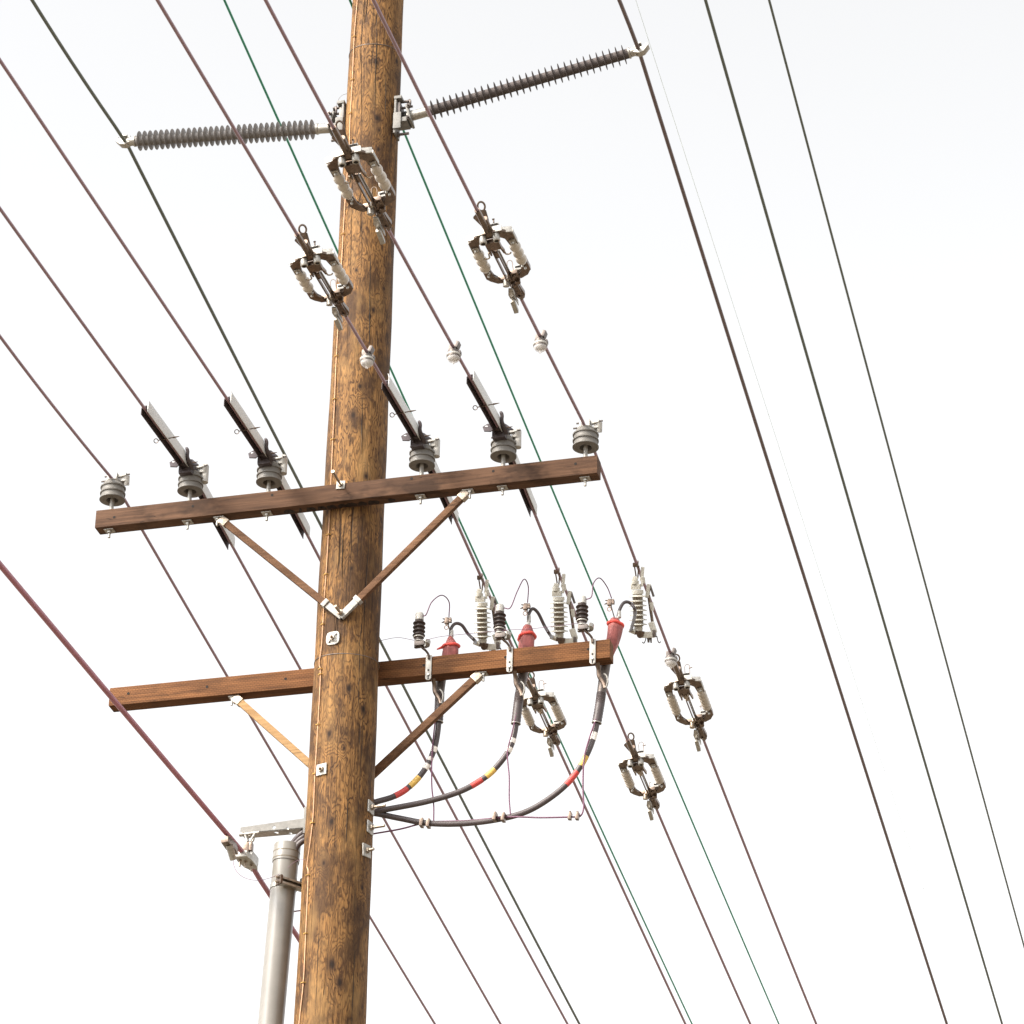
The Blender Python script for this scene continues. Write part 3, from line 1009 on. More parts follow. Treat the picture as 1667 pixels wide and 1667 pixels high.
    mb.cyl((0.034, L2 + .056, -0.012), (0.034, L2 + .056, -0.042), 0.016, 0.016, 16)
    mb.cyl((0.030, L2 - .002, -0.026), (0.030, L2 - .002, -0.038), 0.012, 0.010, 8)
    mb.build('hinge_block', M['galv_dark'], root)
    # --- caps on top of the yokes
    mb = MB()
    mb.box(V((0.035, -L2 - .055, 0.034)), (0.052, 0.034, 0.022), None, 0.004)
    mb.build('yoke_cap', M['galv_white'], root)
    mb = MB()
    mb.box(V((0.058, L2 + .022, 0.026)), (0.050, 0.034, 0.034), None, 0.004)
    cp = mb.build('yoke_cap', M['galv_white'], root)
    mb = MB()
    mb.box(V((0.035, -L2 - .0735, 0.034)), (0.044, 0.004, 0.010), None, 0.001)
    mb.build('cap_slot', M['hole'], cp)
    mb = MB()
    mb.box(V((0.058, L2 + .0035, 0.028)), (0.038, 0.004, 0.009), None, 0.001)
    mb.build('cap_slot', M['hole'], cp)
    mb = MB()
    if variant == 0:
        mb.tube([(0.035, -L2 - .06, 0.045), (0.035, -L2 - .06, 0.072)], 0.004, 8)
        mb.lathe([(0, .006), (.008, .003), (.004, -.006), (0, -.006)], 8, Matrix.Translation((0.035, -L2 - .06, 0.074)))
        mb.lathe([(0, .006), (.007, .003), (.004, -.006), (0, -.006)], 8, Matrix.Translation((0.075, L2 + .022, 0.060)))
        mb.tube([(0.075, L2 + .022, 0.042), (0.075, L2 + .022, 0.058)], 0.003, 8)
        loop_pin(mb, (0.012, L2 + .01, 0.012), 0.085, 0.030)
    elif variant == 1:
        loop_pin(mb, (0.045, -L2 - .06, 0.045), 0.085, 0.032)
        mb.tube([(0.055, -L2 - .06, 0.085), (0.078, -L2 - .06, 0.088)], 0.0035, 6)
        loop_pin(mb, (0.055, L2 + .022, 0.042), 0.08, 0.030)
        mb.tube([(0.03, L2 + .022, 0.085), (0.078, L2 + .022, 0.078)], 0.0025, 6)
    else:
        loop_pin(mb, (0.045, -L2 - .06, 0.045), 0.085, 0.032)
        mb.tube([(0.055, -L2 - .06, 0.085), (0.078, -L2 - .06, 0.088)], 0.0035, 6)
        mb.tube([(0.055, L2 + .022, 0.042), (0.055, L2 + .022, 0.066), (0.045, L2 + .022, 0.070)], 0.003, 6)
        mb.tube([(0.012, L2 + .010, 0.010), (0.012, L2 + .010, 0.050), (0.020, L2 + .010, 0.054)], 0.003, 6)
    mb.build('pull_ring', M['galv_dark'], cp)
    # --- far wire shoe with its hanging handle
    mb = MB()
    ol = [(-.024, .245), (.022, .235), (.034, .40), (.022, .435), (-.010, .430), (-.022, .40)]
    mb.prism(ol, 0.026, Matrix.Translation((.002, 0, -0.002)), 0.004)
    mb.box(V((0.018, 0.33, -0.012)), (0.014, 0.15, 0.03), None, 0.003)
    mb.cyl((0.006, 0.40, -0.002), (0.004, 0.45, 0.0), 0.020, 0.014, 14)
    mb.cyl((0.002, 0.275, -0.012), (0.002, 0.275, -0.034), 0.015, 0.013, 12)
    s2 = mb.build('far_wire_shoe', M['galv_dark'], root)
    mb = MB()
    mb.prism([(-.020, .27), (.004, .27), (.002, .33), (-.010, .385), (-.034, .385), (-.036, .33)], 0.010,
             Matrix.Translation((-.008, 0, -0.045)) @ Matrix.Rotation(0.25, 4, 'Y'), 0.002)
    mb.box(V((-0.030, 0.395, -0.075)), (0.026, 0.085, 0.030), Matrix.Rotation(-0.35, 3, 'X'), 0.006)
    mb.box(V((-0.014, 0.36, -0.040)), (0.005, 0.14, 0.032), None, 0.002)
    mb.build('clamp_handle', M['galv'], s2)
    return root
SWL = ['metal switch with paired white insulators, hung against the left edge of the pole',
       'cast metal switch with paired white insulators in front of the pole near its top',
       'cast metal switch with paired white insulators against open sky, high right of the pole top',
       'metal switch with ribbed insulators just under the lower crossarm among hanging black cables',
       'cast metal switch with ribbed white insulators, the lowest of the six',
       'rightmost metal switch with ribbed insulators, a round indicator touching its eye']
# order of switch_at: (3,near),(3,far),(4,near),(4,far),(5,near),(5,far)
lab_order = [0, 3, 1, 4, 2, 5]
proto = {}
for k_, (i, a, b) in enumerate(switch_at):
    far = k_ % 2 == 1
    variant = 0 if not far else (1 if i == 5 else 2)
    u = (b - a).normalized()
    L = (b - a).length
    roll = math.radians(-7 if not far else -4)
    mt = frame((a + b) / 2, u, roll=roll) @ Matrix.Diagonal((1.0, L / 0.93, 1.0, 1.0))
    lab = SWL[lab_order[k_]]
    if variant in proto:
        clone(proto[variant], mt, lab)
    else:
        r_ = make_switch(lab, variant)
        r_.matrix_world = mt
        proto[variant] = r_

# ------------------------------------------------------------------ fault indicators
def make_ind(label):
    root = empty('fault_indicator', Matrix.Identity(4), label, 'indicator', 'round fault indicators clipped under the wires')
    mb = MB()
    mb.box(V((-0.006, 0, -0.006)), (0.044, 0.042, 0.042), None, 0.007)
    mb.box(V((0.020, 0, 0.014)), (0.020, 0.046, 0.040), Matrix.Rotation(0.35, 3, 'Y'), 0.005)
    mb.cyl((0, 0, -0.036), (0, 0, -0.022), 0.037, 0.034, 24)
    mb.box(V((0.036, 0, -0.034)), (0.012, 0.03, 0.02), None, 0.003)
    mb.build('clip', M['steel_dark'], root)
    mb = MB()
    mb.lathe([(0, -0.0365), (0.036, -0.0365), (0.0405, -0.040), (0.0405, -0.050), (0.038, -0.053), (0, -0.053)], 28)
    mb.build('white_ring', M['white'], root)
    MB().lathe([(0, -0.0532), (0.038, -0.0532), (0.038, -0.060), (0, -0.060)], 28).build('seal', M['steel_dark'], root)
    mb = MB()
    pf = [(0.036, -0.0605)] + [(0.036 * math.cos(a), -0.0605 - 0.030 * math.sin(a)) for a in [math.pi / 2 * j / 8 for j in range(1, 8)]]
    pf = pf[:-1] + [(0.010, -0.091), (0.006, -0.100), (0, -0.102)]
    mb.lathe(pf, 28)
    mb.build('lens', M['lens'], root)
    MB().lathe([(0, -.062), (.022, -.062), (.010, -.082), (0, -.084)], 16).build('flag', M['galv_white'], root)
    return root
INL = ['round white-ringed indicator clipped on a wire in front of the pole',
       'round white-ringed indicator just above the rightmost black wire cover',
       'round white-ringed indicator against sky above the right tip of the upper crossarm',
       'round white-ringed indicator just above the rightmost switch, right of the lower crossarm']
ind0 = None
for (i, px, py), lab in zip([(3, 598, 580), (4, 739, 565), (5, 880, 545), (5, 1092, 1066)], INL):
    p = on_wire(i, px, py)
    mt = Matrix.Translation(p)
    if ind0 is None:
        ind0 = make_ind(lab); ind0.matrix_world = mt
    else:
        clone(ind0, mt, lab)

# ------------------------------------------------------------------ wildlife covers over insulators and wires
def make_cover(i, n_px, f_px, label, side_bulb=True):
    x = WA[i].x
    root = empty('wire_cover', Matrix.Translation(WA[i]), label, 'wire cover', 'black and pale covers clipped over the wires')
    O = WA[i]
    def arm(y0, y1):
        ns = 10
        k_ = []
        dark, pale = MB(), MB()
        rows, rows2 = [], []
        # dark channel: open-bottomed trough round the wire;  pale skirt flares on the right; inner shade and lit wall put in the colours
        full = [(-0.0225, -0.034), (-0.0225, 0.006), (-0.016, 0.020), (0.014, 0.022), (0.0150, -0.016),
                (0.0130, -0.016), (0.0120, 0.016), (-0.013, 0.014), (-0.0195, 0.004), (-0.0200, -0.034)]
        sk = [(0.0155, -0.020), (0.0165, 0.040), (0.010, 0.062), (0.0125, 0.064), (0.0205, 0.041), (0.0195, -0.021)]
        for q in range(ns + 1):
            y = y0 + (y1 - y0) * q / ns
            c_ = V((0, y - O.y, ZF[i](y) - O.z))
            rows.append([dark.bm.verts.new(c_ + V((a, 0, b))) for a, b in full])
            rows2.append([pale.bm.verts.new(c_ + V((a, 0.0 if q not in (0,) else 0.0, b))) for a, b in sk])
        for rr, mbx in ((rows, dark), (rows2, pale)):
            kk = len(rr[0])
            for a_, b_ in zip(rr, rr[1:]):
                for j in range(kk):
                    mbx.bm.faces.new((a_[j], a_[(j + 1) % kk], b_[(j + 1) % kk], b_[j]))
            mbx.bm.faces.new(rr[0]); mbx.bm.faces.new(rr[-1][::-1])
        a_ = dark.build('cover_arm', M['cover_black'], root)
        pale.build('cover_skirt', M['cover_pale'], a_)
    yn, yf__ = ypx(*n_px, x), ypx(*f_px, x)
    arm(yn, YU - 0.10)
    arm(YU + 0.09, yf__)
    # hood over the insulator head
    mb = MB()
    mb.box(V((-0.004, -0.080, -0.030)), (0.082, 0.050, 0.062), None, 0.012)
    mb.box(V((0.0, -0.03, 0.004)), (0.072, 0.17, 0.040), None, 0.014)
    mb.box(V((0.0, -0.10, 0.000)), (0.050, 0.09, 0.046), None, 0.008)
    hd = mb.build('hood', M['cover_black'], root)
    fm_ = Matrix((V((0.97, 0.20, 0.0)).normalized(), V((-0.11, 0.55, 0.83)).normalized(), V((0.18, -0.80, 0.57)).normalized())).transposed().to_4x4()
    MB().prism([(-.092, .010), (-.064, .052), (-.050, .046), (-.030, -.020), (-.040, -.050), (-.080, -.046)], 0.006,
             Matrix.Translation((-.002, -0.115, -0.004)) @ fm_, 0.001).build('ear_plate', M['cover_black'], hd)
    MB().lathe([(0.0075, .0036), (0, .0036)], 14, Matrix.Translation((-.002, -0.115, -0.004)) @ fm_ @ Matrix.Translation((-.070, .014, 0))).build('ear_hole', M['cover_pale'], hd)  # pale disc stands in for bright sky behind the ear
    MB().prism([(.022, .050), (.036, .046), (.086, -.030), (.050, -.036)], 0.006,
             Matrix.Translation((.002, -0.115, -0.004)) @ fm_, 0.001).build('ear_plate', M['cover_black'], hd)
    mb = MB()
    mb.tube(smooth_path([(0.026, -0.185, 0.062), (0.034, -0.175, 0.040), (0.030, -0.16, 0.005), (0.040, -0.13, -0.022), (0.042, -0.10, -0.04)], 5),
            [0.007, 0.010, 0.012, 0.013, 0.013, 0.013, 0.013, 0.013, 0.013, 0.014, 0.015, 0.015, 0.016, 0.016, 0.016, 0.016, 0.016, 0.016, 0.016, 0.016, 0.016], 12, flat=0.7)
    mb.build('hood_fin', M['cover_black'], hd)
    mb = MB()
    mb.cyl((0.078, 0.02, -0.070), (0.078, 0.02, 0.040), 0.0225, 0.0215, 18)
    mb.lathe([(0.0215, 0.040), (0.015, 0.052), (0, 0.056)], 18, Matrix.Translation((0.078, 0.02, 0)))
    mb.build('side_post', M['white'], hd)
    # locking pins through the cover
    for t in (0.50, 0.96):
        y = yn + (YU - 0.10 - yn) * t
        c_ = V((0, y - O.y, ZF[i](y) - O.z - 0.012))
        mb = MB()
        mb.tube([c_ + V((-0.045, 0, -0.004)), c_ + V((0.070, 0.0, 0.006))], 0.0032, 8)
        if t < 0.9: mb.ring(c_ + V((-0.058, 0, -0.006)), 0.0125, 0.0028, (0.3, -0.8, -0.5), 16, 6)
        mb.tube([c_ + V((0.048, 0, 0.004)), c_ + V((0.085, 0.0, 0.007))], [0.006, 0.0018], 8)
        mb.build('locking_pin', M['galv_dark'], root)
    return root
make_cover(1, (236, 662), (377, 890), 'leftmost black and pale wire cover on the upper crossarm')
make_cover(2, (371, 644), (499, 878), 'black and pale wire cover on the nearest insulator left of the pole')
make_cover(3, (628, 616), (741, 851), 'black and pale wire cover on the nearest insulator right of the pole')
make_cover(4, (766, 601), (869, 843), 'rightmost black and pale wire cover on the upper crossarm')

# ------------------------------------------------------------------ standoff insulators hung under the wires (jumper take-offs)
def make_standoff(label):
    root = empty('hanging_cutout', Matrix.Identity(4), label, 'cutout', 'pale ribbed cutouts hung from the wires')
    # local Z = column axis (up), origin at the wire clamp; X right; Y away
    mb = MB()
    mb.box(V((-0.006, 0, -0.005)), (0.034, 0.030, 0.028), None, 0.005)
    mb.tube([(-0.014, -0.004, -0.01), (-0.006, 0, -0.075)], 0.0045, 8)
    mb.tube([(0.012, 0.004, -0.01), (0.004, 0, -0.085)], 0.0045, 8)
    mb.tube([(0.012, 0, 0.01), (-0.012, 0, 0.012)], 0.010, 8)
    mb.build('hot_line_clamp', M['galv_dark'], root)
    mb = MB()
    mb.box(V((0.030, 0.015, -0.060)), (0.020, 0.020, 0.085), Matrix.Rotation(0.12, 3, 'Y'), 0.006)
    mb.cyl((0.030, 0.01, -0.085), (0.038, 0.01, -0.120), 0.017, 0.012, 14)
    mb.box(V((-0.012, 0, -0.090)), (0.030, 0.032, 0.030), Matrix.Rotation(0.4, 3, 'Y'), 0.006)
    mb.cyl((-0.012, -0.005, -0.100), (-0.014, -0.005, -0.122), 0.024, 0.024, 18)
    mb.box(V((-0.008, 0, -0.138)), (0.058, 0.044, 0.034), None, 0.005)
    mb.box(V((0.03, 0, -0.118)), (0.012, 0.012, 0.04), None, 0.003)
    tc_ = mb.build('top_contact', M['shed_grey'], root)
    MB().lathe([(0, 0), (0.019, 0), (0.019, -0.002), (0, -0.002)], 14, Matrix.Translation((-.014, -.005, -.1225))).build('contact_bore', M['hole'], tc_)
    # ribbed column
    zt = -0.158
    pf = [(0, zt), (0.036, zt), (0.037, zt - 0.022), (0.028, zt - 0.026)]
    for q in range(7):
        z = zt - 0.036 - q * 0.0285
        pf += [(0.031, z + 0.005), (0.050, z + 0.000), (0.0555, z - 0.004), (0.053, z - 0.0065), (0.031, z - 0.007), (0.0285, z - 0.010)]
    zb_ = zt - 0.036 - 6 * 0.0285 - 0.014
    pf += [(0.024, zb_), (0.027, zb_ - 0.012), (0.024, zb_ - 0.028), (0, zb_ - 0.028)]
    MB().lathe(pf, 32).build('ribbed_column', M['shed_grey'], root, 25)
    MB().lathe([(0.0315, zt - .03), (0.0315, zb_), (0, zb_)], 24).build('column_core_shade', M['core'], root)  # darker sleeve paints the shade between the ribs
    # lower hinge casting
    zh = zb_ - 0.040
    mb = MB()
    mb.box(V((0.010, -0.004, zh)), (0.055, 0.040, 0.030), Matrix.Rotation(0.25, 3, 'Y'), 0.006)
    mb.cyl((0.012, -0.02, zh - 0.012), (0.012, 0.02, zh - 0.012), 0.020, 0.020, 12)
    mb.build('base_terminal', M['galv_dark'], root)
    mb = MB()
    mb.cyl((-0.055, -0.006, zh + 0.020), (-0.012, -0.004, zh + 0.002), 0.014, 0.015, 12)
    mb.box(V((0.060, 0.0, zh - 0.012)), (0.075, 0.034, 0.038), None, 0.006)
    mb.box(V((0.088, 0.004, zh + 0.032)), (0.036, 0.030, 0.070), Matrix.Rotation(-0.3, 3, 'Y'), 0.007)
    hb = mb.build('hinge_casting', M['shed_grey'], root)
    mb = MB()
    mb.box(V((0.098, 0, zh - 0.006)), (0.020, 0.036, 0.045), None, 0.004)
    mb.cyl((0.060, 0, zh - 0.03), (0.060, 0, zh - 0.060), 0.010, 0.006, 8)
    mb.cyl((0.075, 0, zh - 0.03), (0.076, 0, zh - 0.062), 0.007, 0.005, 8)
    for s_, x0 in ((-1, 0.045), (1, 0.112)):
        pts = [V((x0, 0, zh - 0.02 if s_ > 0 else zh - .03)), V((x0 + s_ * 0.006, 0, zh - 0.05)), V((x0 + s_ * 0.014, 0, zh - 0.062)), V((x0 + s_ * 0.024, 0, zh - 0.055))]
        mb.tube(smooth_path(pts, 4), 0.0032, 6)
    mb.build('hook', M['steel_dark'], hb)
    # fuse tube leaning beside the column
    mb = MB()
    mb.cyl((0.088, 0.006, zh + 0.05), (0.062, 0.03, -0.190), 0.0095, 0.010, 14)
    ft = mb.build('fuse_tube', M['galv_dark'], root)
    mb = MB()
    mb.box(V((0.060, 0.03, -0.165)), (0.024, 0.026, 0.085), Matrix.Rotation(0.15, 3, 'Y'), 0.006)
    mb.cyl((0.080, 0.02, -0.235), (0.083, 0.02, -0.285), 0.013, 0.012, 12)
    mb.build('tube_cap', M['shed_grey'], ft)
    MB().box(V((0.082, 0.035, -0.165)), (0.013, 0.02, 0.075), Matrix.Rotation(-0.3, 3, 'Y'), 0.004).build('latch', M['steel_dark'], ft)
    return root
STL = ['leftmost of three pale ribbed cutouts hanging above the lower crossarm',
       'middle of three pale ribbed cutouts hanging above the lower crossarm',
       'rightmost pale ribbed cutout, hanging clear of the lower crossarm tip']
st0 = None
ST_W = []
for (i, px, py), lab in zip([(3, 783, 941), (4, 908, 932), (5, 1036.5, 918)], STL):
    p = on_wire(i, px, py)
    ax = V((0.07, -0.44, 0.88)).normalized()           # column leans toward the road
    xr = V((1, 0.0, 0.0)); xr = (xr - ax * xr.dot(ax)).normalized()
    yy = ax.cross(xr)
    mt = Matrix.Translation(p) @ Matrix((xr, yy, ax)).transposed().to_4x4()
    ST_W.append(mt)
    if st0 is None:
        st0 = make_standoff(lab); st0.matrix_world = mt
    else:
        clone(st0, mt, lab)

# ------------------------------------------------------------------ surge arresters on the lower arm
ARP = [((687, 1020), (698, 1090)), ((822, 1007), (830, 1078)), ((956, 993), (965, 1065))]
ARL = ['black ribbed white-capped arrester on the lower crossarm, nearest the pole',
       'black ribbed white-capped arrester, middle of three on the lower crossarm',
       'black ribbed white-capped arrester near the right tip of the lower crossarm']
def make_arr(label):
    """local origin on the beam's front face at the middle of the hanging strap"""
    root = empty('surge_arrester', Matrix.Identity(4), label, 'surge arrester', 'surge arresters on the lower crossarm')
    AX = -0.052
    mb = MB()
    pf = [(0, 0.315), (0.012, 0.315), (0.021, 0.310), (0.025, 0.302), (0.0255, 0.264), (0, 0.262)]
    mb.lathe(pf, 24, Matrix.Translation((AX - 0.006, -0.03, 0.0)))
    mb.build('white_cap', M['white'], root)
    pf = [(0, 0.262), (0.024, 0.262), (0.024, 0.256)]
    for q in range(4):
        z = 0.246 - q * 0.026
        pf += [(0.022, z + 0.006), (0.036, z), (0.037, z - 0.003), (0.034, z - 0.006), (0.023, z - 0.009), (0.0215, z - 0.014)]
    pf += [(0.024, 0.140), (0.024, 0.128), (0, 0.128)]
    MB().lathe(pf, 28, Matrix.Translation((AX - 0.006, -0.03, 0))).build('ribbed_body', M['black'], root, 30)
    mb = MB()
    mb.lathe([(0.0245, 0.158), (0.031, 0.157), (0.0315, 0.151), (0.0245, 0.150)], 24, Matrix.Translation((AX - 0.006, -0.03, 0)))
    mb.lathe([(0.0245, 0.130), (0.028, 0.129), (0.028, 0.124), (0, 0.124)], 24, Matrix.Translation((AX - 0.002, -0.03, 0)))
    mb.build('light_band', M['white'], root)
    mb = MB()
    mb.box(V((AX + 0.004, -0.03, 0.108)), (0.062, 0.046, 0.030), None, 0.006)
    mb.cyl((AX - 0.02, -0.03, 0.088), (AX - 0.02, -0.03, 0.112), 0.012, 0.012, 8)
    bs = mb.build('base_clamp', M['steel_dark'], root)
    mb = MB()
    mb.cyl((AX + 0.044, -0.035, 0.098), (AX + 0.044, -0.015, 0.130), 0.020, 0.018, 14)
    mb.box(V((AX + 0.036, -0.03, 0.108)), (0.012, 0.03, 0.045), None, 0.004)
    mb.build('disconnector', M['galv'], bs)
    # flat strap: curved arm up to the arrester, flat tab down the beam face
    mb = MB()
    path = smooth_path([(AX + 0.008, -0.03, 0.10), (AX + 0.020, -0.03, 0.082), (-0.014, -0.022, 0.066), (-0.002, -0.012, 0.046), (0.0, -0.006, 0.020)], 6)
    for a_, b_ in zip(path, path[1:]):
        pass
    mb.tube(path, 0.016, 12, flat=0.45)
    mb.build('curved_strap', M['galv_dark'], root)
    mb = MB()
    ol = [(-.0175, .075), (.0175, .075), (.0175, -.070)] + [(.0175 * math.cos(a), -.070 - .014 * math.sin(a)) for a in [math.pi * j / 8 for j in range(1, 8)]] + [(-.0175, -.070)]
    mb.prism(ol, 0.007, Matrix.Translation((0, -0.0045, -0.030)) @ Matrix.Rotation(math.radians(90), 4, 'X'), 0.001)
    tb = mb.build('flat_strap', M['galv_white'], root)
    mb = MB()
    mb.cyl((0, -0.0075, -0.052), (0, -0.0088, -0.052), 0.0062, n=12)
    mb.box(V((0, -0.0084, -0.094)), (0.007, 0.0012, 0.032), None)
    mb.build('strap_slot', M['hole'], tb)
    MB().cyl((0, -0.009, -0.080), (0, -0.015, -0.080), 0.0075, n=6).build('strap_bolt', M['galv'], tb)
    # lower strap bending under the beam to the cable
    mb = MB()
    path = smooth_path([(0.022, 0.02, -0.095), (0.024, 0.04, -0.125), (0.026, 0.05, -0.165), (0.048, 0.055, -0.205), (0.060, 0.055, -0.24)], 6)
    mb.tube(path, 0.013, 12, flat=0.5)
    mb.build('lower_strap', M['galv_dark'], root)
    mb = MB()
    path = smooth_path([(0.056, 0.050, -0.155), (0.072, 0.050, -0.175), (0.076, 0.052, -0.21), (0.066, 0.052, -0.245)], 6)
    mb.tube(path, 0.011, 10, flat=0.45)
    mb.build('bright_strap', M['galv_white'], root)
    return root
ar0 = None
AM = []
for ((ax_, ay_), (sx, sy)), lab in zip(ARP, ARL):
    p = at_y(sx, sy, yf2)
    p.z = H2 + AH / 2 + 0.02
    mt = Matrix.Translation(p)
    AM.append(mt)
    if ar0 is None:
        ar0 = make_arr(lab); ar0.matrix_world = mt
    else:
        clone(ar0, mt, lab)

# ------------------------------------------------------------------ power cables: conduit -> behind the pole -> up to the beam -> jumper to the cutouts
def sub(path, pa, pb, y):
    """piece of a path between the points nearest two sight points"""
    def near(q):
        best, bi = 1e9, 0
        for i_, p in enumerate(path):
            d = p - CAM
            t = d.dot(FWD)
            X_, Y_ = 833.5 + F_PX * d.dot(RIGHT) / t, 833.5 + F_PX * d.dot(DOWN) / t
            e = (X_ - q[0]) ** 2 + (Y_ - q[1]) ** 2
            if e < best:
                best, bi = e, i_
        return bi
    i0, i1 = sorted((near(pa), near(pb)))
    return path[i0:max(i1, i0 + 1) + 1]
CB = [
    dict(low=[(716, 1128, .30), (715, 1150, .30), (713, 1188, .30), (706, 1222, .29), (690, 1255, .28), (665, 1282, .26), (640, 1297, .22), (608, 1307, .15)],
         cone=[(719, 1098, .31), (716, 1128, .30)], rib=[(715, 1150), (713, 1192)],
         bands=[('w', (709, 1217), (706, 1226)), ('w', (699, 1233), (696, 1239)), ('w', (694, 1244), (689, 1252)), ('y', (680, 1262), (664, 1276)), ('r', (660, 1279), (640, 1291))],
         red=[(731, 1090, .33), (733, 1070, .33), (734, 1052, .33), (733, 1037, .33)], rr=[.044, .045, .040, .012],
         jump=[(733, 1036, .33), (735, 1022, .33), (742, 1015, .34), (752, 1018, .36), (762, 1032, .40), (773, 1043, .45)],
         clamp=(728, 1012, .30), arc=[(694, 1000, .12), (703, 980, .13), (719, 969, .2), (731, 980, .28), (733, 1005, .30)], lug=(735, 1034, .33)),
    dict(low=[(846, 1128, .30), (843, 1150, .30), (838, 1192, .30), (828, 1222, .29), (805, 1252, .28), (780, 1272, .27), (745, 1290, .25), (690, 1306, .22), (608, 1322, .16)],
         cone=[(852, 1092, .31), (846, 1128, .30)], rib=[(846, 1120), (839, 1182)],
         bands=[('w', (836, 1202), (833, 1209)), ('w', (829, 1216), (824, 1224)), ('y', (805, 1251), (791, 1263)), ('r', (785, 1268), (768, 1279))],
         red=[(856, 1075, .33), (857, 1055, .33), (858, 1035, .33), (859, 1020, .33)], rr=[.047, .047, .047, .026],
         jump=[(860, 1012, .33), (861, 1000, .33), (867, 991, .34), (876, 998, .37), (886, 1018, .42), (895, 1033, .46)],
         clamp=(856, 989, .30), arc=[(831, 989, .12), (842, 963, .14), (853, 943, .2), (860, 955, .27), (860, 984, .30)], lug=(861, 1010, .33)),
    dict(low=[(979, 1128, .30), (976, 1150, .30), (969, 1190, .30), (957, 1225, .29), (935, 1262, .28), (905, 1292, .27), (860, 1320, .26), (810, 1334, .25), (750, 1341, .24), (695, 1340, .23), (650, 1332, .22), (608, 1324, .17)],
         cone=[(986, 1080, .31), (979, 1128, .30)], rib=[(979, 1122), (973, 1168)],
         bands=[('w', (966, 1194), (963, 1204)), ('y', (955, 1231), (944, 1247)), ('r', (937, 1256), (920, 1276))],
         red=[(991, 1068, .33), (997, 1045, .33), (1002, 1022, .33), (1001, 1008, .33)], rr=[.030, .042, .044, .024],
         jump=[(1006, 1004, .33), (1009, 992, .33), (1016, 981, .34), (1026, 982, .38), (1034, 996, .45), (1038, 1021, .52)],
         clamp=(993, 982, .30), arc=[(963, 971, .12), (966, 950, .14), (976, 941, .2), (988, 955, .27), (996, 977, .30)], lug=(1008, 1003, .33)),
]
CL = ['shortest black power cable curving out from the pole, three white tape bands',
      'middle black power cable curving out from the pole, two white tape bands',
      'longest black power cable, one white tape band, ending at the lower crossarm tip']
KL = ['small star-shaped clamp on the arched lead nearest the pole', 'small star-shaped clamp on the middle arched lead', 'small star-shaped clamp on the rightmost arched lead']
LL = ['thin purple lead arching over from the arrester nearest the pole', 'thin purple lead arching tall and narrow from the middle arrester', 'thin purple lead arching from the rightmost arrester']
ctop = at_y(467, 1392, 0.02)
COND_TOP = ctop
cmats = {'w': 'tape_w', 'y': 'tape_y', 'r': 'tape_r'}
